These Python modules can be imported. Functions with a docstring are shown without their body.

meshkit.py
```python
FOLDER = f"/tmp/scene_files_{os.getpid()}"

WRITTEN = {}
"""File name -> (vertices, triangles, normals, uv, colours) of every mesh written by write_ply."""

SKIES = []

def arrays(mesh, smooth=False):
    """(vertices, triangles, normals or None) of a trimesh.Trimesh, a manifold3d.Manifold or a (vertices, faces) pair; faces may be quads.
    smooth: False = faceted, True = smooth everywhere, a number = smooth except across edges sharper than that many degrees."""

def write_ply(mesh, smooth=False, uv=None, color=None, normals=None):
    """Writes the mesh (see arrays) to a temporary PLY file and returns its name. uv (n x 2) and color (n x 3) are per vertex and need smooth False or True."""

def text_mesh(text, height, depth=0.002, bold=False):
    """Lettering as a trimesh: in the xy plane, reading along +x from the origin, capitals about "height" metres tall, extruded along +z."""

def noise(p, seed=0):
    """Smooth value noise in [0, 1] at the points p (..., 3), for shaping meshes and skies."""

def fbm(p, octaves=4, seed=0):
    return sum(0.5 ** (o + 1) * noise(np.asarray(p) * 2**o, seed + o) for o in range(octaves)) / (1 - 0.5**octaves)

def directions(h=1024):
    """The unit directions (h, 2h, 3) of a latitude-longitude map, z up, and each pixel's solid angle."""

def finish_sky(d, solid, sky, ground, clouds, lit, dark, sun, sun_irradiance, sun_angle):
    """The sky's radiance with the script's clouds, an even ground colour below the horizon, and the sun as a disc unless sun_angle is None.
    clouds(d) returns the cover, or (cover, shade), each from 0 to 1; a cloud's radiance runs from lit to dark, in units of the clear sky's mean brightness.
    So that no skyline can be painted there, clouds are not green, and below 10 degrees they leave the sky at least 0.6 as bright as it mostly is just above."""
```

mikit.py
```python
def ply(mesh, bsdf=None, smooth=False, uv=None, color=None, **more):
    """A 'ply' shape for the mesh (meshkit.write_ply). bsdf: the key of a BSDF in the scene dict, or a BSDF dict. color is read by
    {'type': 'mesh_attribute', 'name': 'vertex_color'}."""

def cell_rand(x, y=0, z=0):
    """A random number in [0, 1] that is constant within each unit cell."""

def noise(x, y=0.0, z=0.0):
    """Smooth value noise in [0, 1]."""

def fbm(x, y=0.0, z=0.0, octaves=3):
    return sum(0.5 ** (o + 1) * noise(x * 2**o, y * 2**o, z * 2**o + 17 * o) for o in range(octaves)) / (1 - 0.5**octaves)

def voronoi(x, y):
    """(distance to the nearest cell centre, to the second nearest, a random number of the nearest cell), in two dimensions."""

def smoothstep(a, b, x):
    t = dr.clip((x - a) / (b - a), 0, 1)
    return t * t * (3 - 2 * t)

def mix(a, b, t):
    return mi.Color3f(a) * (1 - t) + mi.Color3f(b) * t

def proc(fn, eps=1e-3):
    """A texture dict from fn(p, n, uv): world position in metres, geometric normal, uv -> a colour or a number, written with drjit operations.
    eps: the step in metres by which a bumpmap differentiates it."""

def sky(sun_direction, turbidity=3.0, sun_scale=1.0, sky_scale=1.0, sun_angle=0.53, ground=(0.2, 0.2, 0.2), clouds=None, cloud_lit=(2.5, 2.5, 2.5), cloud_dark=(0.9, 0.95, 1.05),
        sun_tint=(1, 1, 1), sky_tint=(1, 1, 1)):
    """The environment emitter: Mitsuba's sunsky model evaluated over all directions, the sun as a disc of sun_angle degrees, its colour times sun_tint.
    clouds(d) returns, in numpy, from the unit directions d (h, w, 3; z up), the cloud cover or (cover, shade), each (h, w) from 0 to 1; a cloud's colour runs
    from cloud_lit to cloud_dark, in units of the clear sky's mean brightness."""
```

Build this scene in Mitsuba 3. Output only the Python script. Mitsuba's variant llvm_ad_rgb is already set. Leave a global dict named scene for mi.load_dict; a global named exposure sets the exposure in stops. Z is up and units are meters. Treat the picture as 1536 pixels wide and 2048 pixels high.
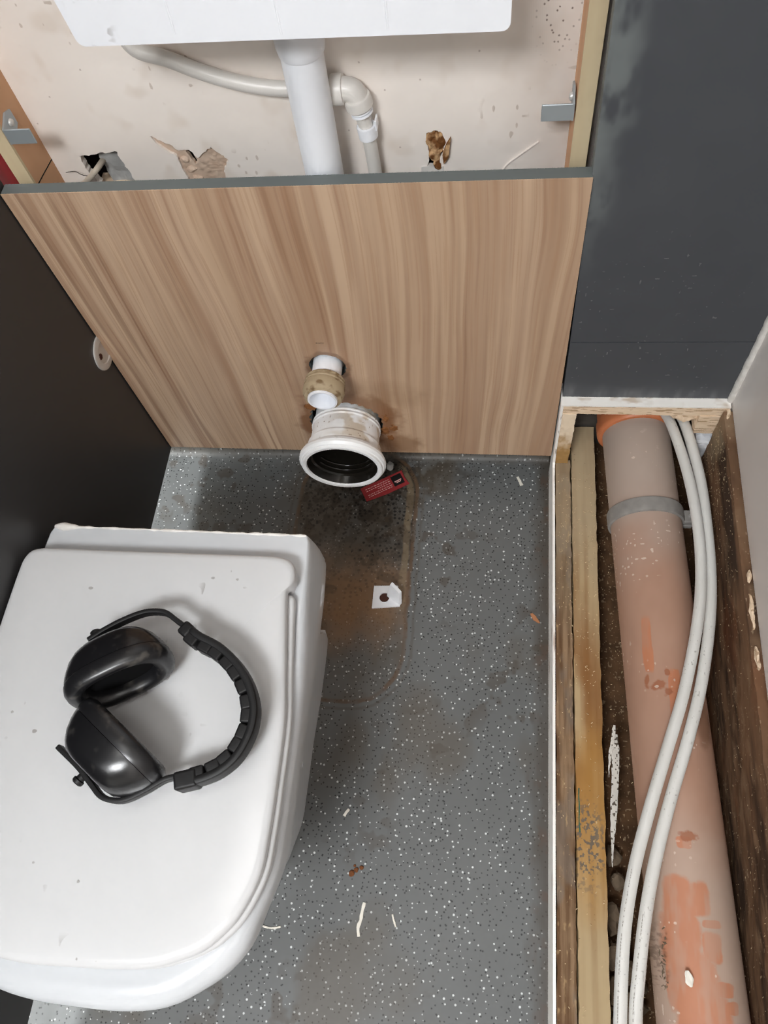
import math
import numpy as np
import trimesh
import manifold3d as m3
import shapely
from shapely.geometry import Polygon, LineString
import drjit as dr
import mitsuba as mi
import mikit
import meshkit
from mikit import ply, proc, noise, fbm, voronoi, cell_rand, smoothstep, mix

T = mi.ScalarTransform4f
scene, labels = {}, {}

# ------------------------------------------------------------------ camera, light, exposure
exposure = 0.2
FOCAL = 1571.178                                     # in pixels of the 1536 x 2048 frame
CAM = np.array([0.0, -0.7275, 1.31])
FWD = np.array([-0.14330494, 0.44122473, -0.88588060])
DOWN = np.array([0.03325283, -0.89246744, -0.44988456])
scene['camera'] = {
    'type': 'perspective', 'fov': math.degrees(2 * math.atan(768 / FOCAL)), 'fov_axis': 'x',
    'near_clip': 0.02, 'far_clip': 50.0,
    'to_world': T().look_at(origin=CAM.tolist(), target=(CAM + FWD).tolist(), up=(-DOWN).tolist()),
}
LAMPS = [  # x, y, half width, half depth, radiance, colour
    (-0.42, -0.75, 0.30, 0.30, 5.0, (1.0, 0.985, 0.965)),
    (-2.10, -0.60, 0.30, 0.60, 60.0, (0.95, 0.985, 1.0)),
    (-0.48, -1.90, 0.32, 0.30, 50.0, (0.97, 0.985, 1.0)),
]
CEIL = 2.5


# ------------------------------------------------------------------ helpers
def S(r, g, b):
    c = np.array([r, g, b]) / 255.0
    return [float(v) for v in np.where(c <= 0.04045, c / 12.92, ((c + 0.055) / 1.055) ** 2.4)]


def rgb(c):
    return {'type': 'rgb', 'value': [float(v) for v in c]}


def mat(name, color, rough=0.5, spec=0.5, metallic=0.0, bump=None, bump_scale=1.0, eps=1e-3, **more):
    col = color if isinstance(color, dict) else rgb(color)
    r = rough if isinstance(rough, dict) else float(rough)
    b = {'type': 'principled', 'base_color': col, 'roughness': r, 'specular': spec, 'metallic': metallic, **more}
    if bump is not None:
        b = {'type': 'bumpmap', 'arbitrary': proc(bump, eps), 'scale': bump_scale, 'bsdf': b}
    scene[name] = {'type': 'twosided', 'bsdf': b}
    return name


def numbered(key):
    if key not in scene and key not in labels and not any(k.startswith(key + '__') for k in scene):
        return key
    i = 1
    while True:
        k = f'{key}_{i:03d}'
        if k not in scene and k not in labels and not any(q.startswith(k + '__') for q in scene):
            return k
        i += 1


def obj(name, mesh, m, parent=None, smooth=False, label=None, **more):
    key = numbered(name if parent is None else parent + '__' + name)
    scene[key] = ply(mesh, m, smooth, **more)
    if label:
        labels[key] = {'label': label}
    return key


def thing(name, label, cat, group=None):
    key = numbered(name)
    labels[key] = {'label': label, 'category': cat}
    if group:
        labels[key]['group'] = group
    return key


def tag(key, label, cat, group=None, kind=None):
    labels[key] = {'label': label, 'category': cat}
    if group:
        labels[key]['group'] = group
    if kind:
        labels[key]['kind'] = kind
    return key


def struct(key, label=None, cat=None):
    labels[key] = {'kind': 'structure'}
    if label:
        labels[key]['label'] = label
    if cat:
        labels[key]['category'] = cat
    return key


def box(x0, x1, y0, y1, z0, z1, ch=0.0):
    """A box, its edges chamfered by ch."""
    if ch <= 0:
        b = trimesh.creation.box(extents=(x1 - x0, y1 - y0, z1 - z0))
        b.apply_translation(((x0 + x1) / 2, (y0 + y1) / 2, (z0 + z1) / 2))
        return b
    pts = []
    for ix, x in enumerate((x0, x1)):
        for iy, y in enumerate((y0, y1)):
            for iz, z in enumerate((z0, z1)):
                dx, dy, dz = (ch if i == 0 else -ch for i in (ix, iy, iz))
                pts += [(x + dx, y + dy, z), (x + dx, y, z + dz), (x, y + dy, z + dz)]
    return trimesh.Trimesh(np.array(pts)).convex_hull


def rbox(sx, sy, sz, r, sub=1):
    """A rounded box about the origin."""
    s = trimesh.creation.icosphere(sub, r).vertices
    c = np.array([(a, b, d) for a in (-1, 1) for b in (-1, 1) for d in (-1, 1)]) * (np.array([sx, sy, sz]) / 2 - r)
    return trimesh.Trimesh((c[:, None] + s[None]).reshape(-1, 3)).convex_hull


def fine_box(x0, x1, y0, y1, z0, z1, step):
    """A box whose surface is cut into a grid of about step, to be roughened."""
    b = box(x0, x1, y0, y1, z0, z1)
    m = m3.Manifold(m3.Mesh(np.asarray(b.vertices, np.float32), np.asarray(b.faces, np.uint32))).refine_to_length(step).to_mesh()
    return trimesh.Trimesh(m.vert_properties[:, :3], m.tri_verts)


def rough(mesh, amp, freq, seed=0, axes=(1, 1, 1)):
    v = np.array(mesh.vertices)
    d = np.stack([meshkit.fbm(v * freq + 31.7 * k, 3, seed + k) - 0.5 for k in range(3)], -1)
    return trimesh.Trimesh(v + d * amp * 2 * np.array(axes), mesh.faces, process=False)


def prism(pts, z0, z1, axis='z'):
    """Polygon pts extruded from z0 to z1 along the axis; for 'y' the points are (x, z), for 'x' they are (y, z)."""
    p = pts if isinstance(pts, Polygon) else Polygon(pts)
    m = trimesh.creation.extrude_polygon(p.buffer(0), z1 - z0, engine='earcut')
    v = np.array(m.vertices)
    v[:, 2] += z0
    if axis == 'y':
        v = v[:, [0, 2, 1]]
        return trimesh.Trimesh(v, m.faces[:, ::-1])
    if axis == 'x':
        v = v[:, [2, 0, 1]]
    return trimesh.Trimesh(v, m.faces)


def spline(pts, n):
    """A Catmull-Rom curve through the points, n samples evenly by length."""
    p = np.asarray(pts, float)
    q = np.vstack([2 * p[0] - p[1], p, 2 * p[-1] - p[-2]])
    out = []
    for i in range(len(p) - 1):
        t = np.linspace(0, 1, 24, endpoint=False)[:, None]
        a, b, c, d = q[i:i + 4]
        out.append(0.5 * (2 * b + (c - a) * t + (2 * a - 5 * b + 4 * c - d) * t ** 2 + (3 * b - a - 3 * c + d) * t ** 3))
    out = np.vstack(out + [p[-1:]])
    s = np.r_[0, np.cumsum(np.linalg.norm(np.diff(out, axis=0), axis=1))]
    w = np.linspace(0, s[-1], n)
    return np.stack([np.interp(w, s, out[:, k]) for k in range(out.shape[1])], -1)


def circle(r, n=20):
    a = np.arange(n) * 2 * np.pi / n
    return np.stack([np.cos(a), np.sin(a)], -1) * r


def rrect(w, h, r, k=3):
    pts = []
    for cx, cy, a0 in ((1, 1, 0), (-1, 1, 90), (-1, -1, 180), (1, -1, 270)):
        for a in np.radians(np.linspace(a0, a0 + 90, k)):
            pts.append((cx * (w / 2 - r) + r * math.cos(a), cy * (h / 2 - r) + r * math.sin(a)))
    return np.array(pts)


def sweep(path, profile, up=(0, 0, 1), scale=None, cap=True):
    """The profile (side, up) swept along the path; scale: per point."""
    p = np.asarray(path, float)
    t = np.gradient(p, axis=0)
    t /= np.linalg.norm(t, axis=1, keepdims=True)
    if up is not None:
        side = np.cross(t, np.asarray(up, float))
        side /= np.linalg.norm(side, axis=1, keepdims=True)
        w = np.cross(side, t)
    else:
        w = np.zeros_like(p)
        a = np.cross(t[0], [0.3, 0.2, 0.9])
        w[0] = a / np.linalg.norm(a)
        for i in range(1, len(p)):
            a = w[i - 1] - t[i] * (w[i - 1] @ t[i])
            w[i] = a / np.linalg.norm(a)
        side = np.cross(w, t)
    pr = np.asarray(profile, float)
    sc = np.ones(len(p)) if scale is None else np.broadcast_to(scale, (len(p),))
    v = p[:, None] + sc[:, None, None] * (pr[None, :, :1] * side[:, None] + pr[None, :, 1:] * w[:, None])
    n, k = len(p), len(pr)
    i, j = np.meshgrid(np.arange(n - 1), np.arange(k), indexing='ij')
    a, b, c, d = i * k + j, i * k + (j + 1) % k, (i + 1) * k + (j + 1) % k, (i + 1) * k + j
    f = np.vstack([np.stack([a, b, c], -1).reshape(-1, 3), np.stack([a, c, d], -1).reshape(-1, 3)])
    v = v.reshape(-1, 3)
    if cap:
        v = np.vstack([v, p[0], p[-1]])
        jj = np.arange(k)
        f = np.vstack([f, np.stack([jj * 0 + n * k, (jj + 1) % k, jj], -1),
                       np.stack([jj * 0 + n * k + 1, (n - 1) * k + jj, (n - 1) * k + (jj + 1) % k], -1)])
    m = trimesh.Trimesh(v, f, process=False)
    if m.volume < 0:
        m.invert()
    return m


def tube(path, r, n=20, k=None, up=None):
    return sweep(spline(path, k) if k else path, circle(r, n), up)


def loft(rings, cap0=True, cap1=True):
    """Rings of equal point counts joined into a skin."""
    R = np.asarray(rings, float)
    n, k = R.shape[:2]
    i, j = np.meshgrid(np.arange(n - 1), np.arange(k), indexing='ij')
    a, b, c, d = i * k + j, i * k + (j + 1) % k, (i + 1) * k + (j + 1) % k, (i + 1) * k + j
    f = [np.stack([a, b, c], -1).reshape(-1, 3), np.stack([a, c, d], -1).reshape(-1, 3)]
    v = R.reshape(-1, 3)
    jj = np.arange(k)
    if cap0:
        v = np.vstack([v, R[0].mean(0)])
        f.append(np.stack([jj * 0 + len(v) - 1, (jj + 1) % k, jj], -1))
    if cap1:
        v = np.vstack([v, R[-1].mean(0)])
        f.append(np.stack([jj * 0 + len(v) - 1, (n - 1) * k + jj, (n - 1) * k + (jj + 1) % k], -1))
    m = trimesh.Trimesh(v, np.vstack(f), process=False)
    if m.volume < 0:
        m.invert()
    return m


def lathe(profile, n=48, center=(0, 0, 0), axis=(0, 0, 1)):
    """(radius, height) pairs turned about the axis."""
    a = np.arange(n) * 2 * np.pi / n
    pr = np.asarray(profile, float)
    z = np.asarray(axis, float) / np.linalg.norm(axis)
    x = np.cross(z, [0, 0, 1] if abs(z[2]) < 0.9 else [1, 0, 0])
    x /= np.linalg.norm(x)
    y = np.cross(z, x)
    ring = np.cos(a)[:, None] * x + np.sin(a)[:, None] * y
    return loft(pr[:, 0][:, None, None] * ring[None] + (np.asarray(center, float) + pr[:, 1][:, None] * z)[:, None],
                cap0=pr[0, 0] > 1e-6 and False, cap1=False)


def disc(c, r, thick, axis, n=32, ch=0.0005):
    return lathe([(1e-5, 0), (r, 0), (r, thick - ch), (r - ch, thick), (1e-5, thick)], n, c, axis)


def to_man(m):
    return m3.Manifold(m3.Mesh(np.asarray(m.vertices, np.float32), np.asarray(m.faces, np.uint32)))


def cut(a, *bs):
    a = trimesh.Trimesh(a.vertices, a.faces)
    a.merge_vertices()
    r = to_man(a)
    for b in bs:
        b = trimesh.Trimesh(b.vertices, b.faces)
        b.merge_vertices()
        r = r - to_man(b)
    o = r.to_mesh()
    return trimesh.Trimesh(o.vert_properties[:, :3], o.tri_verts)


def join(*ms):
    return trimesh.util.concatenate([trimesh.Trimesh(m.vertices, m.faces, process=False) for m in ms])


def wobble(poly, amp, seed, step=0.003):
    """A polygon with a ragged outline."""
    ring = Polygon(poly).exterior
    n = max(12, int(ring.length / step))
    p = np.array([ring.interpolate(i / n, normalized=True).coords[0] for i in range(n)])
    q = np.c_[p * 300, np.zeros(n)]
    d = np.stack([meshkit.noise(q, seed) - 0.5, meshkit.noise(q + 77, seed) - 0.5], -1)
    return Polygon(p + d * 2 * amp).buffer(0)


# ------------------------------------------------------------------ materials
def spot(px, py, x, y, rx, ry, soft=0.35, warp=0.0, wf=60.0, square=False):
    """1 inside the ellipse at (x, y), fading outside; its edge is warped by noise."""
    d = dr.sqrt(dr.square((px - x) / rx) + dr.square((py - y) / ry))
    if square:
        d = dr.sqrt(dr.sqrt(dr.square(dr.square((px - x) / rx)) + dr.square(dr.square((py - y) / ry))))
    if warp:
        d = d + (fbm(px * wf, py * wf, 3.0) - 0.5) * warp
    return 1 - smoothstep(1 - soft, 1 + soft, d)


def floor_color(p, n, uv):
    x, y = p.x, p.y
    tone = fbm(x * 7, y * 7, 2.0)
    c = mix(S(82, 84, 84), S(96, 98, 98), tone)
    f1, _, w1 = voronoi(x * 122, y * 122)
    c = mix(c, S(205, 208, 208), dr.select(w1 > 0.66, 1 - smoothstep(0.14, 0.26, f1 + (w1 - 0.66) * 0.45), 0.0) * 0.85)
    f2, _, w2 = voronoi(x * 150 + 7.3, y * 150 + 3.1)
    c = mix(c, S(24, 25, 27), dr.select(w2 > 0.60, 1 - smoothstep(0.15, 0.26, f2 + (w2 - 0.60) * 0.2), 0.0) * 0.9)
    # the outline that the removed pan has left: a rounded U of old sealant and rust
    qx, qy = dr.abs(x + 0.265) - 0.112 + 0.09, dr.abs(y + 0.19) - 0.245 + 0.09
    sd = dr.sqrt(dr.square(dr.maximum(qx, 0)) + dr.square(dr.maximum(qy, 0))) + dr.minimum(dr.maximum(qx, qy), 0) - 0.09
    sd = sd + (fbm(x * 40, y * 40, 1.0) - 0.5) * 0.006
    inside = 1 - smoothstep(-0.004, 0.004, sd)
    g = fbm(x * 26, y * 26, 5.0)
    c = mix(c, S(78, 68, 55), inside * (0.25 + 0.35 * smoothstep(0.35, 0.7, g)))
    rust = spot(x, y, -0.27, -0.245, 0.125, 0.075, 0.6, 0.7, 30) * inside
    c = mix(c, S(124, 90, 56), rust * 0.75)
    grime = inside * smoothstep(-0.24, -0.09, y + (g - 0.5) * 0.10)
    c = mix(c, S(42, 36, 29), grime * (0.45 + 0.5 * smoothstep(0.38, 0.62, fbm(x * 90, y * 90, 8.0))))
    around = spot(x, y, -0.22, 0.015, 0.15, 0.055, 0.5, 0.8, 35)
    c = mix(c, S(44, 36, 28), around * smoothstep(0.3, 0.6, fbm(x * 70, y * 70, 4.0)) * 0.85)
    f3, _, w3 = voronoi(x * 120 + 1.7, y * 120)
    c = mix(c, S(12, 11, 10), dr.select(w3 > 0.5, 1 - smoothstep(0.22, 0.36, f3), 0.0) * dr.maximum(grime, inside * 0.35 * smoothstep(-0.34, -0.2, y)) * 0.9)
    line = (1 - smoothstep(0.0015, 0.0055, dr.abs(sd))) * (0.5 + 0.5 * smoothstep(0.3, 0.6, fbm(x * 60, y * 60, 9.0)))
    c = mix(c, S(88, 66, 46), line * 0.75)
    line2 = (1 - smoothstep(0.001, 0.004, dr.abs(sd - 0.013)))
    c = mix(c, S(76, 68, 58), line2 * 0.35)
    # the old rim of silicone on the right side, pale where it stayed
    c = mix(c, S(128, 112, 88), (1 - smoothstep(0.004, 0.008, dr.abs(sd + 0.012))) * smoothstep(-0.28, -0.24, y) * smoothstep(-0.2, -0.17, x) * 0.5)
    # trodden grey brown stains over the rest of the floor
    st = smoothstep(0.44, 0.70, fbm(x * 9 + 4, y * 6, 7.0, 4))
    c = mix(c, S(76, 67, 55), st * 0.5)
    c = mix(c, S(60, 48, 34), smoothstep(0.62, 0.72, fbm(x * 34, y * 34, 12.0)) * smoothstep(0.45, 0.62, fbm(x * 6, y * 6, 3.0)) * 0.5)
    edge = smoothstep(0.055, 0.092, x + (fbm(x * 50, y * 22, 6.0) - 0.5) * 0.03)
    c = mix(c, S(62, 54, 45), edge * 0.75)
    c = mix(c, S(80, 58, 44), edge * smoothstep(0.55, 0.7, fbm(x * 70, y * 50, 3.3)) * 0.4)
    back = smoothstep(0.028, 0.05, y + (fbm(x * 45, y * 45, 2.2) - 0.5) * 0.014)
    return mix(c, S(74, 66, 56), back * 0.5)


def floor_bump(p, n, uv):
    return fbm(p.x * 420, p.y * 420, 0.0) * 0.0007


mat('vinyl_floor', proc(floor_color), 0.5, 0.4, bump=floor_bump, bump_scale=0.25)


def wood_color(p, n, uv):
    x, z = p.x, p.z
    wx = x + (fbm(x * 5, z * 1.6, 1.0) - 0.5) * 0.05 + (noise(x * 2, z * 3.5, 4.0) - 0.5) * 0.012
    broad = fbm(wx * 22, z * 0.5, 2.0, 2)
    mid = fbm(wx * 75, z * 1.1, 3.0, 3)
    fine = fbm(wx * 330, z * 5.0, 5.0, 2)
    c = mix(S(164, 135, 111), S(184, 157, 133), smoothstep(0.25, 0.75, broad))
    c = mix(c, S(148, 114, 90), smoothstep(0.48, 0.82, mid) * 0.6)
    c = mix(c, S(206, 180, 152), smoothstep(0.52, 0.28, mid) * 0.35)
    c = mix(c, S(136, 102, 78), smoothstep(0.50, 0.85, fine) * smoothstep(0.35, 0.65, mid) * 0.5)
    c = mix(c, S(160, 126, 98), smoothstep(0.50, 0.8, fbm(wx * 520, z * 9.0, 7.0, 2)) * 0.4)
    c = mix(c, S(120, 88, 66), smoothstep(0.70, 0.88, noise(wx * 150, z * 2.0, 8.0)) * smoothstep(0.45, 0.7, broad) * 0.5)
    # brown swelling and rust round the two holes, dull water marks beneath
    w = spot(x, z, -0.255, 0.2, 0.085, 0.078, 0.16, 0.55, 45)
    c = mix(c, S(106, 66, 36), w * 0.72)
    c = mix(c, S(112, 76, 46), spot(x, z, -0.172, 0.125, 0.035, 0.028, 0.4, 0.7, 70) * 0.6)
    c = mix(c, S(92, 64, 42), spot(x, z, -0.268, 0.345, 0.036, 0.036, 0.1, 0.3, 80) * 0.55)
    c = mix(c, S(128, 98, 70), spot(x, z, -0.23, 0.27, 0.09, 0.035, 0.7, 0.9, 40) * 0.4)
    return c


mat('wood_laminate', proc(wood_color), 0.42, 0.4)
mat('panel_edge', S(92, 98, 98), 0.55, 0.4)
mat('chipboard_edge', S(116, 76, 44), 0.85, 0.2)


def wall_color(p, n, uv):
    x, z = p.x, p.z
    c = mix(S(226, 217, 209), S(238, 231, 224), fbm(x * 9, z * 9, 1.0))
    c = mix(c, S(204, 188, 172), smoothstep(0.55, 0.8, fbm(x * 30, z * 24, 5.0)) * 0.35)
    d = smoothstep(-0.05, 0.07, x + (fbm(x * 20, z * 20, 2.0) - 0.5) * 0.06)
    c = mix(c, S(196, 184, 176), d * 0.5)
    f, _, w = voronoi(x * 210, z * 190)
    k = dr.select(w > 0.72, 1 - smoothstep(0.10, 0.30, f), 0.0) * spot(x, z, 0.045, 0.83, 0.022, 0.055, 0.5)
    c = mix(c, S(88, 66, 56), k * 0.8)
    f, _, w = voronoi(x * 34 + 0.5, z * 34)
    c = mix(c, S(120, 100, 86), dr.select(w > 0.90, 1 - smoothstep(0.02, 0.055, f), 0.0) * 0.45)
    c = mix(c, S(160, 142, 126), smoothstep(0.86, 0.92, noise(x * 150, z * 90, 2.0)) * smoothstep(0.6, 0.75, noise(x * 13, z * 13, 6.0)) * 0.5)
    return c


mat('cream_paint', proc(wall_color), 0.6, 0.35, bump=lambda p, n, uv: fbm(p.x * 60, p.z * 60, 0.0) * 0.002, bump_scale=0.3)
mat('bare_plaster', proc(lambda p, n, uv: mix(S(176, 150, 130), S(206, 186, 168), fbm(p.x * 70, p.z * 70, 2.0))), 0.9, 0.1,
    bump=lambda p, n, uv: fbm(p.x * 220, p.z * 220, 1.0) * 0.004, bump_scale=0.6)
mat('brown_foam', proc(lambda p, n, uv: mix(S(104, 66, 34), S(196, 160, 120), smoothstep(0.35, 0.65, fbm(p.x * 150, p.z * 120, p.y * 150)))), 0.85, 0.2)
mat('cavity_dark', proc(lambda p, n, uv: mix(S(44, 40, 37), S(86, 82, 78), fbm(p.x * 40, p.z * 40, 1.0))), 0.9, 0.1)
mat('grey_block', proc(lambda p, n, uv: mix(S(126, 126, 124), S(186, 186, 184), fbm(p.x * 50, p.z * 50, 4.0))), 0.85, 0.2)


def right_wall_color(p, n, uv):
    y, z = p.y, p.z
    c = mix(S(196, 188, 183), S(206, 199, 194), fbm(y * 6, z * 6, 1.0))
    band = smoothstep(-0.07, -0.03, y + (fbm(y * 14, z * 14, 3.0) - 0.5) * 0.06)
    return mix(c, S(214, 210, 206), band * 0.6)


mat('grey_paint', proc(right_wall_color), 0.45, 0.4)
mat('white_paint', S(205, 203, 198), 0.7, 0.3)
mat('white_sealant', proc(lambda p, n, uv: mix(S(188, 184, 178), S(226, 224, 220), fbm(p.x * 90, p.y * 90, p.z * 90))), 0.5, 0.4)


def dark_color(p, n, uv):
    x, z = p.x, p.z
    c = mix(S(62, 65, 70), S(70, 73, 77), fbm(x * 12, z * 12, 0.5))
    foot = smoothstep(0.305, 0.268, z + (fbm(x * 30, z * 8, 3.0) - 0.5) * 0.05) * smoothstep(0.35, 0.85, fbm(x * 60, z * 16, 9.0))
    c = mix(c, S(128, 130, 132), foot * 0.5)
    side = smoothstep(0.135, 0.095, x + (fbm(x * 30, z * 22, 1.7) - 0.5) * 0.06) * smoothstep(0.5, 0.75, z) * smoothstep(0.25, 0.6, fbm(x * 60, z * 30, 4.0))
    c = mix(c, S(112, 118, 118), side * 0.7)
    sp = smoothstep(0.93, 0.97, noise(x * 230, z * 230, 3.0)) * smoothstep(0.55, 0.75, noise(x * 11, z * 11, 8.0))
    return mix(c, S(140, 140, 140), sp * 0.4)


mat('charcoal_laminate', proc(dark_color), 0.5, 0.35)
mat('charcoal_partition', S(47, 47, 48), 0.42, 0.45)
mat('stud_front', proc(lambda p, n, uv: mix(S(190, 176, 146), S(178, 160, 130), fbm(p.x * 60, p.z * 9, 1.0))), 0.75, 0.2)
mat('stud_side', proc(lambda p, n, uv: mix(S(194, 154, 122), S(182, 140, 108), fbm(p.y * 50, p.z * 8, 2.0))), 0.75, 0.2)
mat('red_paint', proc(lambda p, n, uv: mix(S(104, 28, 28), S(92, 22, 24), fbm(p.x * 40, p.z * 40, 1.0))), 0.4, 0.5)
mat('zinc', S(158, 166, 170), 0.36, 0.5, metallic=0.45)
mat('steel', S(196, 194, 190), 0.32, 0.5, metallic=0.3)
mat('dark_recess', S(34, 30, 26), 0.8, 0.2)
mat('white_plastic', S(228, 231, 236), 0.3, 0.5)
mat('cistern_plastic', proc(lambda p, n, uv: mix(S(228, 231, 236), S(128, 122, 118),
    smoothstep(0.56, 0.68, fbm(p.x * 70, p.z * 70, 2.0)) * spot(p.x, p.z, -0.375, 0.915, 0.016, 0.03, 0.5, 0.5, 60) * 0.6)), 0.35, 0.45)
mat('grey_plastic', S(206, 203, 198), 0.38, 0.5)
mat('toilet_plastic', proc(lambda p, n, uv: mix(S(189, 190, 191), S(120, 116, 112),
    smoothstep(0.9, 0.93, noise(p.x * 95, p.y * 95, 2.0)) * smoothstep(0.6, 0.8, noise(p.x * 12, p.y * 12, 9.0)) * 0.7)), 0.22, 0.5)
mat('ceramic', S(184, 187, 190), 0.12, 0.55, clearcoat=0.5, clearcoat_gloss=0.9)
mat('black_rubber', S(17, 17, 18), 0.5, 0.3)
mat('black_shell', proc(lambda p, n, uv: mix(S(17, 17, 19), S(84, 82, 78), smoothstep(0.60, 0.85, fbm(p.x * 90, p.y * 90, p.z * 90)) * 0.22)), 0.24, 0.5)
mat('black_cushion', proc(lambda p, n, uv: mix(S(19, 19, 21), S(96, 92, 86), smoothstep(0.62, 0.85, fbm(p.x * 80 + 3, p.y * 80, p.z * 80)) * 0.3)), 0.32, 0.5)
mat('black_foam', S(14, 14, 15), 0.95, 0.1)


def clay_color(p, n, uv):
    x, y, z = p.x, p.y, p.z
    c = mix(S(152, 116, 97), S(164, 131, 113), fbm(x * 30, y * 14, z * 30))
    dusty = smoothstep(-0.30, -0.05, y + (fbm(x * 20, y * 20, 2.0) - 0.5) * 0.1)
    c = mix(c, S(164, 150, 140), dusty * 0.9)
    fr = smoothstep(-0.56, -0.70, y + (fbm(x * 16, y * 16, 5.0) - 0.5) * 0.12)
    c = mix(c, S(168, 150, 137), fr * 0.7)
    o = S(172, 106, 72)
    k = mi.Float(0)
    for (a, b, rx, ry) in ((0.219, -0.355, 0.006, 0.036), (0.221, -0.385, 0.006, 0.018), (0.251, -0.435, 0.007, 0.035), (0.255, -0.41, 0.005, 0.012),
                           (0.240, -0.695, 0.017, 0.030), (0.262, -0.690, 0.014, 0.020), (0.240, -0.735, 0.022, 0.030), (0.276, -0.716, 0.011, 0.0045),
                           (0.252, -0.780, 0.026, 0.034), (0.275, -0.742, 0.012, 0.017), (0.285, -0.785, 0.012, 0.008), (0.262, -0.82, 0.03, 0.03),
                           (0.293, -0.803, 0.008, 0.007), (0.231, -0.765, 0.008, 0.05), (0.25, -0.625, 0.009, 0.007)):
        k = dr.maximum(k, spot(x, y, a, b, rx, ry, 0.13, 0.30, 110, True))
    c = mix(c, o, k * (0.6 + 0.4 * smoothstep(0.3, 0.62, fbm(x * 110, y * 26, 6.0))) * 0.75)
    k = mi.Float(0)
    for (a, b, rx, ry) in ((0.231, -0.422, 0.008, 0.006), (0.243, -0.431, 0.006, 0.006), (0.217, -0.415, 0.003, 0.009), (0.255, -0.618, 0.009, 0.006), (0.243, -0.403, 0.004, 0.004)):
        k = dr.maximum(k, spot(x, y, a, b, rx, ry, 0.3, 1.3, 160))
    c = mix(c, S(138, 82, 54), k * 0.8)
    speck = smoothstep(0.80, 0.86, noise(x * 210, y * 210, z * 210)) * smoothstep(0.5, 0.8, noise(x * 22, y * 22, 1.0))
    c = mix(c, S(206, 190, 176), speck * 0.6)
    c = mix(c, S(104, 72, 52), spot(x, y, 0.2905, -0.47, 0.010, 0.03, 0.5, 0.8, 70) * 0.6)
    return mix(c, S(84, 70, 56), spot(x, y, 0.2160, -0.755, 0.008, 0.035, 0.5, 1.2, 120) * smoothstep(0.4, 0.7, fbm(x * 300, y * 300, 2.0)) * 0.5)


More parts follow.
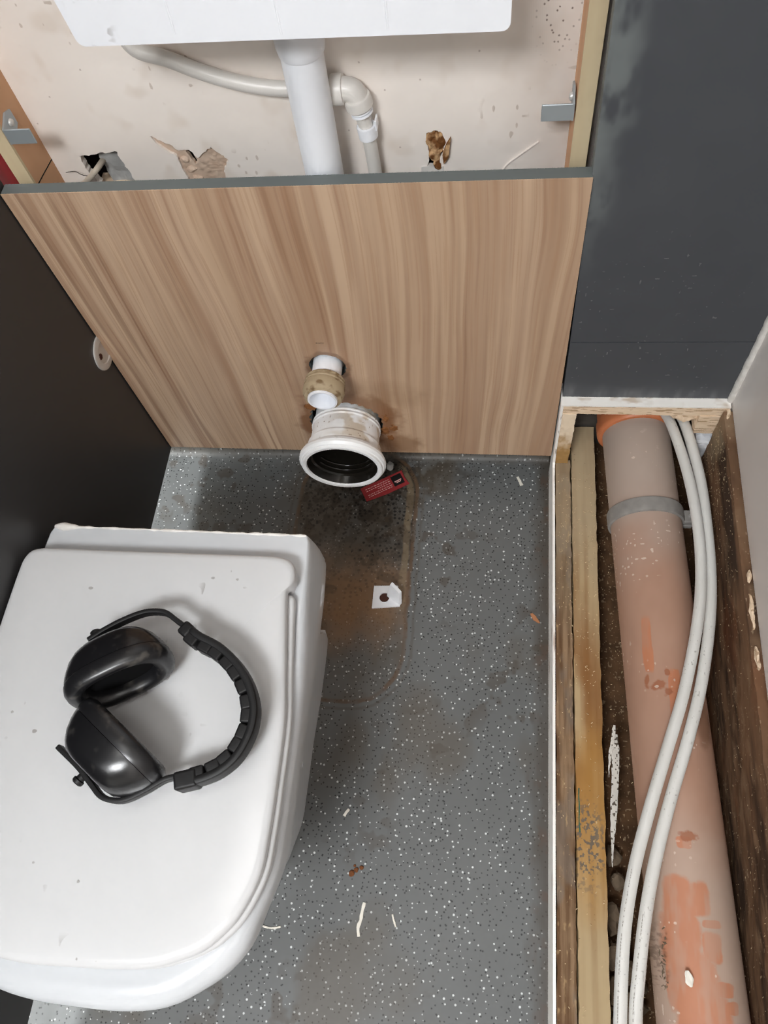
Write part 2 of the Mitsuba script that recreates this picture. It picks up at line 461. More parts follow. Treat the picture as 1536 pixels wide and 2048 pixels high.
mat('terracotta_plastic', proc(clay_color), 0.6, 0.3)
mat('orange_plastic', S(186, 112, 74), 0.45, 0.4)
mat('dusty_grey_plastic', proc(lambda p, n, uv: mix(S(118, 115, 112), S(142, 139, 135), fbm(p.x * 80, p.y * 80, p.z * 80))), 0.7, 0.3)
mat('dirty_white_pipe', proc(lambda p, n, uv: mix(mix(S(206, 206, 203), S(192, 190, 185), fbm(p.x * 40, p.y * 18, p.z * 40)), S(92, 84, 74),
    smoothstep(0.80, 0.90, noise(p.x * 420, p.y * 380, p.z * 420)) * smoothstep(0.3, 0.75, noise(p.x * 30, p.y * 14, 4.0)) * 0.45)), 0.42, 0.45)


def timber_color(p, n, uv):
    x, y, z = p.x, p.y, p.z
    g = fbm(x * 130, y * 5, z * 130)
    c = mix(S(168, 146, 112), S(140, 110, 76), smoothstep(0.3, 0.75, g))
    dust = smoothstep(-0.36, -0.10, y + (fbm(x * 30, y * 12, 1.0) - 0.5) * 0.2)
    c = mix(c, S(164, 148, 122), dust * 0.7)
    b = smoothstep(0.45, 0.7, fbm(x * 26, y * 9 + 3, 2.0)) * spot(x, y, 0.135, -0.46, 0.05, 0.16, 0.5)
    c = mix(c, S(122, 82, 44), b * 0.85)
    o = spot(x, y, 0.148, -0.60, 0.03, 0.12, 0.5, 0.5, 20)
    c = mix(c, S(164, 122, 62), o * 0.6)
    c = mix(c, S(168, 150, 118), smoothstep(-0.68, -0.80, y) * 0.6)
    k = smoothstep(0.52, 0.64, fbm(x * 260, y * 240, 3.0)) * spot(x, y, 0.141, -0.635, 0.020, 0.05, 0.6, 0.9, 40)
    c = mix(c, S(70, 76, 80), k * 0.75)
    sp = smoothstep(0.84, 0.92, noise(x * 330, y * 330, z * 330))
    return mix(c, S(84, 64, 44), sp * 0.5)


mat('stained_timber', proc(timber_color), 0.8, 0.2, bump=lambda p, n, uv: fbm(p.x * 200, p.y * 30, p.z * 200) * 0.0035, bump_scale=0.4)


def side_board_color(p, n, uv):
    x, y, z = p.x, p.y, p.z
    g = fbm(x * 170, y * 9, z * 60)
    c = mix(S(136, 112, 88), S(92, 68, 48), smoothstep(0.3, 0.7, g))
    c = mix(c, S(112, 104, 96), smoothstep(0.5, 0.7, fbm(x * 40, y * 18, 11.0)) * 0.5)
    dust = smoothstep(-0.40, -0.10, y + (fbm(x * 30, y * 16, 1.0) - 0.5) * 0.22)
    c = mix(c, S(152, 136, 112), dust * 0.6)
    return mix(c, S(176, 150, 112), smoothstep(0.66, 0.9, fbm(x * 260, y * 90, 3.0)) * 0.5)


mat('chipboard_side', proc(side_board_color), 0.9, 0.1, bump=lambda p, n, uv: fbm(p.x * 300, p.y * 110, p.z * 300) * 0.004, bump_scale=0.5)
mat('chipboard_cut', proc(lambda p, n, uv: mix(mix(S(226, 206, 182), S(206, 180, 150), fbm(p.x * 60, p.y * 60, p.z * 150)), S(140, 106, 74),
    smoothstep(0.66, 0.78, noise(p.x * 70, p.y * 200, p.z * 330)) * 0.6)), 0.85, 0.2)
mat('white_lid_skin', proc(lambda p, n, uv: mix(S(230, 227, 222), S(190, 176, 160), smoothstep(0.62, 0.8, fbm(p.x * 40, p.y * 60, p.z * 120)))), 0.5, 0.4)
mat('white_skin', proc(lambda p, n, uv: mix(S(232, 229, 224), S(126, 88, 60),
    smoothstep(0.58, 0.74, fbm(p.y * 22, p.z * 60, p.x * 200)) * smoothstep(-0.8, -0.55, p.y) * 0.6)), 0.5, 0.4)
mat('post_side', proc(lambda p, n, uv: mix(S(222, 204, 180), S(158, 124, 78), smoothstep(0.20, 0.13, p.z + (fbm(p.x * 90, p.z * 60, 2.0) - 0.5) * 0.08))), 0.85, 0.2)


def rot_color(p, n, uv):
    x, y, z = p.x, p.y, p.z
    g = fbm(y * 9, z * 42 + x * 30, 2.0, 4)
    c = mix(S(58, 43, 33), S(104, 78, 58), smoothstep(0.3, 0.75, g))
    c = mix(c, S(124, 100, 78), smoothstep(0.55, 0.8, fbm(y * 26, z * 70 + x * 40, 7.0)) * 0.5)
    c = mix(c, S(112, 68, 44), smoothstep(0.5, 0.75, fbm(y * 6, z * 16, 1.0)) * 0.45)
    sp = smoothstep(0.80, 0.88, noise(y * 300, z * 300, x * 300))
    c = mix(c, S(190, 170, 142), sp * (0.25 + 0.6 * spot(y, z, -0.09, 0.19, 0.09, 0.07, 0.5)))
    return mix(c, S(150, 134, 110), spot(y, z, -0.03, 0.22, 0.03, 0.06, 0.6, 0.6) * 0.5)


mat('rotten_timber', proc(rot_color), 0.85, 0.2, bump=lambda p, n, uv: fbm(p.y * 60, p.z * 160, p.x * 160) * 0.006, bump_scale=0.5)
mat('soil', proc(lambda p, n, uv: mix(mix(S(58, 42, 30), S(92, 68, 48), fbm(p.x * 60, p.y * 60, 1.0)), S(168, 148, 122),
    smoothstep(0.80, 0.9, noise(p.x * 380, p.y * 380, 2.0)) * 0.4)), 0.95, 0.1)


def connector_color(p, n, uv):
    x, y, z = p.x, p.y, p.z
    c = mix(S(230, 232, 234), S(222, 223, 222), fbm(x * 30, y * 30, z * 30))
    k = smoothstep(0.42, 0.6, fbm(x * 38 + 2, y * 55, z * 38)) * smoothstep(-0.30, -0.235, x) * smoothstep(-0.066, -0.055, y) * smoothstep(0.17, 0.2, z)
    c = mix(c, S(176, 160, 138), k * 0.8)
    sp = smoothstep(0.74, 0.8, noise(x * 300, y * 300, z * 300)) * smoothstep(0.5, 0.7, noise(x * 40, y * 40, z * 40)) * smoothstep(-0.075, -0.062, y)
    return mix(c, S(120, 100, 78), sp * 0.7)


mat('pan_connector_plastic', proc(connector_color), 0.35, 0.5)
mat('wet_black', S(20, 18, 15), 0.12, 0.6)
mat('tan_rubber', proc(lambda p, n, uv: mix(S(158, 142, 116), S(112, 92, 66), smoothstep(0.5, 0.75, fbm(p.x * 90, p.y * 140, p.z * 90)))), 0.6, 0.3)
mat('red_foil', S(140, 46, 48), 0.45, 0.4)
mat('black_print', S(22, 20, 20), 0.5, 0.3)
mat('pale_print', S(206, 160, 156), 0.6, 0.3)
mat('grey_print', S(142, 138, 132), 0.6, 0.3)
mat('shaving', S(214, 210, 200), 0.6, 0.3)
mat('old_plastic_strip', proc(lambda p, n, uv: mix(S(204, 200, 192), S(92, 84, 76), smoothstep(0.72, 0.82, noise(p.x * 420, p.y * 330, 2.0)))), 0.6, 0.3)
mat('rubble_stone', proc(lambda p, n, uv: mix(S(112, 98, 82), S(72, 60, 48), fbm(p.x * 60, p.y * 60, p.z * 60))), 0.9, 0.1)
mat('wood_chip', S(160, 110, 78), 0.8, 0.2)
mat('brown_debris', S(104, 66, 42), 0.9, 0.1)
mat('sawdust', S(204, 182, 148), 0.9, 0.1)
mat('grey_cable', S(176, 166, 152), 0.6, 0.3)
mat('rust_brown', S(66, 38, 28), 0.7, 0.3)
mat('green_paint', S(52, 84, 66), 0.6, 0.3)
mat('lamp_frame', S(220, 220, 220), 0.5, 0.4)

# ------------------------------------------------------------------ the setting
WY, WX = 0.088, 0.347            # the plastered wall behind, the wall on the right
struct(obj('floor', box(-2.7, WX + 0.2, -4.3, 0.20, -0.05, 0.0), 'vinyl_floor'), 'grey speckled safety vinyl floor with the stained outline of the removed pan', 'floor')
struct(obj('ceiling', box(-2.7, WX + 0.2, -4.3, 0.20, CEIL, CEIL + 0.05), 'white_paint'))
struct(obj('wall_front', box(-2.7, WX + 0.2, -4.35, -4.3, 0, CEIL), 'white_paint'))
struct(obj('wall_left', box(-2.75, -2.7, -4.3, 0.2, 0, CEIL), 'white_paint'))
struct(obj('wall_right', join(box(WX, WX + 0.05, -4.3, 0.2, 0.264, CEIL), box(WX + 0.004, WX + 0.05, -4.3, 0.2, 0.0, 0.262)), 'grey_paint'),
       'smooth light grey wall to the right of the pipe trench', 'wall')

hole1 = wobble([(-0.5453, 0.6669), (-0.5203, 0.669), (-0.4940, 0.6728), (-0.4905, 0.6476), (-0.4860, 0.6183), (-0.4845, 0.603), (-0.54, 0.603), (-0.537, 0.625), (-0.5473, 0.6455)], 0.0016, 3)
hole2 = wobble([(-0.4423, 0.6921), (-0.429, 0.6845), (-0.4168, 0.6768), (-0.4097, 0.6692), (-0.3975, 0.6702), (-0.389, 0.6566), (-0.3687, 0.6742), (-0.3516, 0.6538), (-0.3614, 0.639),
                (-0.3626, 0.6196), (-0.362, 0.59), (-0.404, 0.59), (-0.4118, 0.6156), (-0.4152, 0.6447), (-0.4176, 0.6622), (-0.433, 0.6774)], 0.0018, 5)
hole3 = wobble([(-0.0985, 0.6809), (-0.0893, 0.6866), (-0.0802, 0.6802), (-0.0781, 0.6615), (-0.0843, 0.6455), (-0.082, 0.6204), (-0.081, 0.60), (-0.107, 0.60), (-0.1043, 0.6211), (-0.0981, 0.6409), (-0.0979, 0.6623)], 0.0016, 9)
sheet = shapely.box(-0.70, 0.0, WX, CEIL).difference(shapely.union_all([hole1, hole2, hole3]))
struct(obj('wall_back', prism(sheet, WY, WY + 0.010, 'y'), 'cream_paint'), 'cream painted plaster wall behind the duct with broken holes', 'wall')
obj('cavity_backing', box(-0.70, WX, WY + 0.055, WY + 0.07, 0.0, CEIL), 'cavity_dark', 'wall_back')
struct(obj('wall_back_far', box(-2.7, -0.70, WY, WY + 0.07, 0, CEIL), 'white_paint'))
# broken plaster inside the second hole, the grey block in the first, brown filler in the third
pl = prism(hole2.buffer(-0.0002), WY + 0.0035, WY + 0.009, 'y')
gap = prism(wobble([(-0.404, 0.667), (-0.397, 0.668), (-0.394, 0.652), (-0.397, 0.645)], 0.001, 2), WY - 0.01, WY + 0.03, 'y')
obj('broken_plaster', cut(pl, gap), 'bare_plaster', 'wall_back', label='bare pinkish plaster in the torn hole')
for k, (cx, cz, r) in enumerate([(-0.409, 0.655, 0.0045), (-0.405, 0.64, 0.005), (-0.402, 0.625, 0.0055), (-0.398, 0.612, 0.006), (-0.389, 0.607, 0.0045), (-0.375, 0.609, 0.004), (-0.424, 0.681, 0.0035), (-0.415, 0.674, 0.0035)]):
    s = trimesh.creation.icosphere(2, r)
    s.apply_scale((1.3, 0.7, 1.0))
    s = rough(s, r * 0.45, 160, 40 + k)
    s.apply_translation((cx, WY + 0.003, cz))
    obj('plaster_lump', s, 'bare_plaster', 'wall_back')
obj('grey_block', rough(fine_box(-0.527, -0.47, WY + 0.014, WY + 0.05, 0.56, 0.660, 0.006), 0.004, 60, 4), 'grey_block', 'wall_back', label='grey block seen inside the cut hole')
obj('cavity_rail', box(-0.545, -0.495, WY + 0.012, WY + 0.03, 0.595, 0.616), 'chipboard_cut', 'wall_back')
fo = []
for k, (cx, cz, rx, rz) in enumerate([(-0.092, 0.672, 0.008, 0.013), (-0.083, 0.668, 0.006, 0.015), (-0.090, 0.655, 0.008, 0.012), (-0.088, 0.640, 0.006, 0.011)]):
    s = trimesh.creation.icosphere(3, 1.0)
    s.apply_scale((rx, 0.006, rz))
    s = rough(s, 0.0035, 130, 60 + k)
    s.apply_translation((cx, WY + 0.003, cz))
    fo.append(s)
obj('brown_filler', join(*fo), 'brown_foam', 'wall_back', smooth=40, label='crumbling brown filler in the torn hole')
obj('plaster_patch', rough(fine_box(-0.108, -0.080, WY - 0.001, WY + 0.006, 0.58, 0.636, 0.005), 0.002, 100, 8), 'grey_plastic', 'wall_back', smooth=40)
obj('torn_flap', rough(prism([(-0.0697, 0.677), (-0.0754, 0.6684), (-0.0802, 0.6546), (-0.0795, 0.6424), (-0.0736, 0.6522)], WY - 0.006, WY + 0.002, 'y'), 0.001, 120, 2), 'brown_foam', 'wall_back')
cr = [(-0.0137, WY - 0.0003, 0.615), (-0.004, WY - 0.0008, 0.634), (0.0063, WY - 0.001, 0.6443), (0.0335, WY - 0.0003, 0.6661)]
obj('lifted_paint_edge', sweep(spline(cr, 24), rrect(0.002, 0.003, 0.0008), (0, -1, 0.0)), 'cream_paint', 'wall_back')

# coved vinyl skirting behind the duct panel
cove = [(0.0505 - 0.016 * (1 - math.sin(a)), 0.016 * (1 - math.cos(a))) for a in np.linspace(0, math.pi / 2, 7)]
prof = [(0.033, 0.0)] + cove + [(0.0505, 0.115), (0.056, 0.115), (0.056, 0.0)]
struct(obj('baseboard_back', prism([(y, z) for y, z in prof], -1.6, 0.0925, 'x'), 'vinyl_floor', smooth=25), 'grey vinyl cove skirting under the wood effect panel', 'skirting')
obj('backing_board', box(-1.6, 0.0925, 0.056, 0.066, 0.0, 0.14), 'dark_recess', 'baseboard_back')

# ------------------------------------------------------------------ left partition of the cubicle
pt = thing('partition', 'dark charcoal cubicle partition along the left side of the toilet', 'partition')
obj('panel', box(-0.637, -0.6175, -1.30, 0.0185, 0.088, 2.0, 0.0012), 'charcoal_partition', pt)
for y in (-1.22,):
    obj('foot', join(lathe([(0.0001, 0), (0.03, 0), (0.03, 0.006), (0.012, 0.012), (0.012, 0.0885), (0.0001, 0.0885)], 24, (-0.627, y, 0.0))), 'steel', pt, smooth=30)
dk = thing('wall_fitting', 'round satin metal cover plate with a screw on the dark partition', 'cover plate')
obj('plate', lathe([(0.0001, 0), (0.0285, 0), (0.0285, 0.0022), (0.026, 0.0034), (0.018, 0.0034), (0.0165, 0.0022), (0.0001, 0.0022)], 48, (-0.6176, -0.0065, 0.388), (1, 0, 0)), 'steel', dk, smooth=30)
obj('screw', lathe([(0.0001, 0.0006), (0.002, 0.0006), (0.0026, 0.0016), (0.0046, 0.0012), (0.0052, 0.0)], 20, (-0.6154, -0.019, 0.392), (1, 0, 0)), 'rust_brown', dk, smooth=30)

# ------------------------------------------------------------------ framing in the duct
def stud(name, label, pts, y0, y1, sidemat):
    k = thing(name, label, 'timber')
    obj('front_face', prism(pts, y0, y0 + 0.004, 'y'), 'stud_front', k)
    obj('body', prism(pts, y0 + 0.004, y1, 'y'), sidemat, k)
    return k


ls = stud('timber_stud', 'tan upright timber with a pale front edge, left of the broken wall', [(-0.6055, 0.13), (-0.586, 0.13), (-0.586, 1.6), (-0.6055, 1.6)], 0.03, WY, 'stud_side')
obj('joint_line', prism([(0.0345, 0.6685), (0.0345, 0.6700), (0.0878, 0.6645), (0.0878, 0.6630)], -0.5862, -0.5857, 'x'), 'dark_recess', ls)
stud('timber_stud', 'pale upright timber between the cream wall and the dark panel', [(0.0620, 0.13), (0.0805, 0.13), (0.0885, 1.2), (0.071, 1.2)], 0.03, WY, 'stud_side')
rp = thing('red_board', 'dark red painted board in the duct, beside the left timber stud', 'board')
obj('board', box(-0.70, -0.6065, 0.034, 0.05, 0.13, 1.6, 0.001), 'red_paint', rp)


def l_bracket(x, z, s, label):
    """A zinc angle: one leg screwed to the stud, the other reaching out."""
    k = thing('angle_bracket', label, 'bracket', 'angle brackets on the timber studs')
    d = s
    obj('out_leg', box(min(x, x + d * 0.034), max(x, x + d * 0.034), 0.031, 0.0332, z, z + 0.0195, 0.0006), 'zinc', k)
    obj('stud_leg', prism([(0.031, z), (0.031, z + 0.0195), (0.05, z + 0.028), (0.062, z + 0.024), (0.062, z + 0.006), (0.05, z)], min(x, x + d * 0.0022), max(x, x + d * 0.0022), 'x'), 'zinc', k)
    obj('screw', lathe([(0.0001, 0.0036), (0.0022, 0.0034), (0.0042, 0.0022), (0.0046, 0.0)], 20, (x + d * 0.0022, 0.05, z + 0.015), (d, 0, 0)), 'steel', k, smooth=40)
    return k


l_bracket(-0.5859, 0.7305, 1, 'zinc angle bracket screwed to the tan stud on the left')
l_bracket(0.0655, 0.7345, -1, 'zinc angle bracket screwed to the pale stud beside the dark panel')

# ------------------------------------------------------------------ wood effect panel
HX, HZ, FX, FZ = -0.2625, 0.186, -0.2675, 0.3455
pnl = thing('duct_panel', 'wood effect panel with two pipe holes and a dark top edge', 'panel')
h1 = wobble(Polygon([(HX + 0.064 * math.cos(a), HZ + 0.064 * math.sin(a)) for a in np.linspace(0, 2 * np.pi, 40)][:-1]), 0.0035, 4)
h2 = wobble(Polygon([(FX + 0.029 * math.cos(a), FZ + 0.029 * math.sin(a)) for a in np.linspace(0, 2 * np.pi, 40)][:-1]), 0.0012, 6)
slot = shapely.box(-0.2755, 0.4018, -0.2630, 0.4034)
face = Polygon([(-0.6155, 0.0955), (0.0895, 0.0935), (0.0912, 0.6865), (-0.6158, 0.6855)]).difference(shapely.union_all([h1, h2]))
obj('face', prism(face.difference(slot), 0.0, 0.0012, 'y'), 'wood_laminate', pnl)
obj('core', prism(face, 0.0012, 0.0178, 'y'), 'panel_edge', pnl, label='dark grey edge of the panel')
obj('slot', box(-0.2757, -0.2628, 0.0006, 0.0012, 0.4016, 0.4036), 'dark_recess', pnl)
for k, (cx, cz, w, h, s) in enumerate([(-0.198, 0.166, 0.008, 0.012, 1), (-0.183, 0.176, 0.007, 0.012, 2), (-0.316, 0.236, 0.012, 0.007, 3), (-0.193, 0.205, 0.006, 0.012, 5), (-0.190, 0.142, 0.006, 0.01, 7)]):
    m_ = trimesh.creation.icosphere(3, 1.0)
    m_.apply_scale((w, 0.0022, h))
    m_ = rough(m_, 0.0045, 150, s)
    m_.apply_translation((cx, 0.0008, cz))
    obj('swollen_chip', m_, 'chipboard_edge', pnl)

# ------------------------------------------------------------------ dark panels on the right
dp = thing('dark_wall_panel', 'tall charcoal panel right of the wood effect panel', 'panel')
obj('board', prism([(0.0935, 0.4010), (WX - 0.001, 0.4035), (WX - 0.001, 2.2), (0.072, 2.2)], 0.004, 0.022, 'y'), 'charcoal_laminate', dp)
dp = thing('dark_wall_panel', 'low charcoal strip panel above the opened pipe trench', 'panel')
obj('board', prism([(0.0945, 0.2672), (WX - 0.001, 0.2672), (WX - 0.001, 0.4020), (0.0935, 0.3995)], 0.004, 0.022, 'y'), 'charcoal_laminate', dp)
sl = [(WX - 0.001, 0.002, z) for z in np.linspace(0.268, 1.2, 90)]
sl = np.array(sl) + np.stack([meshkit.noise(np.c_[np.arange(90) * 0.7, np.zeros(90), np.zeros(90)], k) * 0.002 - 0.001 for k in range(3)], -1) * [1, 1, 0]
struct(obj('trim_1', sweep(sl, rrect(0.010, 0.012, 0.004), (0, -1, 0)), 'white_sealant', smooth=True), 'white sealant bead in the corner of the dark panel and the right wall', 'sealant')

# ------------------------------------------------------------------ what is left of the pipe boxing
bx_ = thing('pipe_boxing', 'cut open chipboard boxing with a white edge under the dark panel', 'boxing')
obj('lid', rough(fine_box(0.094, WX - 0.002, -0.010, 0.030, 0.2415, 0.2655, 0.006), 0.0012, 110, 3), 'chipboard_cut', bx_, label='cut chipboard edge of the lid')
obj('lid_skin', rough(fine_box(0.0925, WX - 0.002, -0.0125, 0.030, 0.2655, 0.2680, 0.006), 0.0006, 90, 5), 'white_lid_skin', bx_, label='white skin of the lid')
obj('cleat', rough(fine_box(0.305, WX - 0.002, -0.011, 0.03, 0.193, 0.2415, 0.006), 0.001, 110, 6), 'chipboard_cut', bx_)
obj('corner_post', rough(fine_box(0.0965, 0.1185, -0.011, 0.02, 0.088, 0.2415, 0.005), 0.0022, 130, 7, (1, 0.6, 0.2)), 'post_side', bx_)
skin = [(0.02, 0.2655), (-0.0118, 0.2655), (-0.0122, 0.14), (-0.016, 0.098), (-0.024, 0.093), (-2.2, 0.089), (-2.2, 0.0), (0.02, 0.0)]
obj('side_skin', prism(skin, 0.0922, 0.0962, 'x'), 'white_skin', bx_, label='white outer skin of the side')
sb = fine_box(0.0976, 0.1232, -1.3, -0.004, 0.0, 0.0870, 0.007)
obj('side_board', rough(sb, 0.0022, 70, 8), 'chipboard_side', bx_, smooth=50, label='rough brown chipboard side')
obj('void_shade_board', box(0.094, WX + 0.002, 0.0705, 0.086, 0.0, 0.265), 'cavity_dark', 'wall_back')  # added dark board: shade of the void under the lid as colour
tb = thing('timber_batten', 'long stained timber batten lying along the left of the trench', 'timber')
obj('batten', rough(fine_box(0.1258, 0.1655, -1.3, 0.066, 0.012, 0.0860, 0.008), 0.0018, 70, 9), 'stained_timber', tb, smooth=50)
obj('green_scrape', rough(fine_box(0.1290, 0.1308, -0.615, -0.555, 0.0846, 0.0866, 0.004), 0.0012, 160, 11), 'green_paint', tb)
bl = thing('timber_batten', 'dark rotten timber board on the wall right of the pipe', 'timber')
rt = fine_box(0.3355, WX + 0.002, -1.05, -0.0135, 0.02, 0.2590, 0.009)
obj('board', rough(rt, 0.0030, 45, 12, (1, 0.3, 0.6)), 'rotten_timber', bl, smooth=50)
for k, (y, l, zt) in enumerate([(-0.014, 0.030, 0.262), (-0.040, 0.045, 0.255), (-0.285, 0.020, 0.266), (-0.335, 0.050, 0.262), (-0.40, 0.030, 0.264)]):
    m_ = trimesh.creation.icosphere(2, 1.0)
    m_.apply_scale((0.0028, l / 2, 0.005))
    m_ = rough(m_, 0.004, 110, 70 + k)
    m_.apply_translation((0.3415, y, zt - 0.003))
    obj('splinter', m_, 'chipboard_cut' if k != 1 else 'stained_timber', bl)
wb = thing('plastic_block', 'white plastic clip block under the lid, right of the pipes', 'block')
obj('block', rough(fine_box(0.318, 0.343, -0.008, 0.03, 0.092, 0.166, 0.006), 0.003, 90, 3), 'white_plastic', wb)
obj('lip', rough(fine_box(0.312, 0.343, -0.014, -0.008, 0.148, 0.168, 0.005), 0.0015, 120, 4), 'white_plastic', wb)
fm = trimesh.creation.icosphere(4, 1.0)
fm.apply_scale((0.030, 0.018, 0.018))
fm = rough(fm, 0.008, 60, 8)
fm.apply_translation((0.289, 0.012, 0.228))
tag(obj('foam_blob', fm, 'chipboard_cut', smooth=40), 'lump of pale filler under the lid where the white pipes come out', 'filler')

# trench bottom
nx, ny = 26, 200
gx, gy = np.meshgrid(np.linspace(0.1672, 0.3345, nx), np.linspace(-1.3, 0.085, ny), indexing='ij')
gz = 0.006 + 0.022 * meshkit.fbm(np.stack([gx * 28, gy * 28, gx * 0], -1), 4, 3) + 0.010 * np.abs((gx - 0.25) / 0.1) ** 2
i, j = np.meshgrid(np.arange(nx - 1), np.arange(ny - 1), indexing='ij')
a = i * ny + j
q = np.stack([a, a + ny, a + ny + 1, a + 1], -1).reshape(-1, 4)
top = trimesh.Trimesh(np.stack([gx, gy, gz], -1).reshape(-1, 3), np.vstack([q[:, [0, 1, 2]], q[:, [0, 2, 3]]]), process=False)
tag(obj('trench_soil', top, 'soil', smooth=True), 'dark brown dust and soil in the bottom of the pipe trench', 'soil', kind='stuff')

# ------------------------------------------------------------------ the soil pipe
A0, A1 = np.array([0.2265, 0.068, 0.1300]), np.array([0.2790, -1.02, 0.1300])
ax = (A1 - A0) / np.linalg.norm(A1 - A0)
L = float(np.linalg.norm(A1 - A0))
sp = thing('soil_pipe', 'large dusty terracotta plastic soil pipe with orange scrape marks', 'pipe')
obj('barrel', lathe([(0.050, 0.0), (0.0550, 0.0)] + [(0.0550, s) for s in np.linspace(0.02, L - 0.01, 40)] + [(0.0550, L), (0.050, L)], 64, A0, ax), 'terracotta_plastic', sp, smooth=30)
obj('socket_collar', lathe([(0.0552, 0.046), (0.0600, 0.046), (0.0632, 0.043), (0.0640, 0.038), (0.0640, 0.022), (0.061, 0.018), (0.061, 0.0)], 64, A0, ax), 'orange_plastic', sp, smooth=40, label='bright orange socket collar')
cb = thing('pipe_clip', 'grey pipe clip strapped round the terracotta pipe', 'pipe clip')
c0 = A0 + ax * 0.193
obj('band', lathe([(0.0553, 0), (0.0590, 0.0008), (0.0597, 0.003), (0.0597, 0.021), (0.0590, 0.0242), (0.0553, 0.025)], 64, c0, ax), 'dusty_grey_plastic', cb, smooth=40)
for dz in (0, -0.014):
    b = rbox(0.016, 0.022, 0.010, 0.002)
    b.apply_translation(c0 + ax * 0.0125 + np.array([0.064, 0, 0.012 + dz]))
    obj('lug', b, 'dusty_grey_plastic', cb, smooth=40)
obj('bolt', lathe([(0.0001, 0.0), (0.0045, 0.0), (0.0045, 0.004), (0.0024, 0.004), (0.0024, 0.022), (0.0001, 0.022)], 6, c0 + ax * 0.0125 + np.array([0.066, 0, 0.000]), (0, 0, 1)), 'steel', cb)

PA = [(0.2505, 0.068, 0.178), (0.2620, 0.035, 0.190), (0.2732, -0.0056, 0.200), (0.2895, -0.0927, 0.203), (0.2970, -0.1788, 0.204), (0.2955, -0.26, 0.204), (0.2846, -0.337, 0.203), (0.2610, -0.4315, 0.201),
      (0.2330, -0.5137, 0.2005), (0.2062, -0.5912, 0.2), (0.184, -0.6639, 0.2), (0.1690, -0.7375, 0.2), (0.1608, -0.83, 0.2), (0.157, -0.95, 0.2), (0.157, -1.2, 0.2)]
PB = [(0.2725, 0.068, 0.178), (0.2840, 0.035, 0.190), (0.2945, -0.0052, 0.199), (0.3088, -0.0921, 0.197), (0.3130, -0.1782, 0.195), (0.3115, -0.2594, 0.195), (0.3025, -0.3361, 0.197), (0.2838, -0.4232, 0.199),
      (0.2606, -0.4987, 0.2005), (0.2332, -0.5768, 0.2), (0.2105, -0.6502, 0.2), (0.1952, -0.7135, 0.2), (0.1842, -0.7784, 0.2), (0.1783, -0.8285, 0.2), (0.1750, -0.95, 0.2), (0.1750, -1.2, 0.2)]
for path, s, lab in ((PA, 3, 'dusty white plastic water pipe crossing the terracotta pipe, the left one'), (PB, 4, 'dusty white plastic water pipe crossing the terracotta pipe, the right one')):
    k = thing('water_pipe', lab, 'pipe', 'white water pipes in the trench')
    pth = spline(path, 140)
    obj('tube', sweep(pth, circle(0.0080, 20), (0, 0, 1)), 'dirty_white_pipe', k, smooth=True)
    sel = spline([p for p in path if p[1] < -0.66], 60)
    marks = []
    rg = np.random.default_rng(s)
    d = 0.0
    seg = np.r_[0, np.cumsum(np.linalg.norm(np.diff(sel, axis=0), axis=1))]
    while d < seg[-1] - 0.01:
        ln = 0.0012 + 0.002 * rg.random()
        if rg.random() < 0.72:
            pp = np.array([[np.interp(d + e, seg, sel[:, c]) for c in range(3)] for e in np.linspace(0, ln, 3)])
            for row in (0.0,):
                marks.append(sweep(pp + np.array([-0.0042, 0, 0.00712]), rrect(0.0009, 0.0003, 0.0001, 2), (0, 0, 1)))
        d += ln + 0.0011
    obj('printing', join(*marks), 'grey_print', k, label='line of tiny grey printing')
fl = trimesh.creation.icosphere(1, 1.0)
fl.apply_scale((0.0055, 0.0085, 0.0022))
fl = rough(fl, 0.003, 140, 5)
fl.apply_translation((0.2445, -0.777, 0.1868))
tag(obj('paint_flake', fl, 'shaving'), 'small white flake lying on the orange patch of the soil pipe', 'flake')

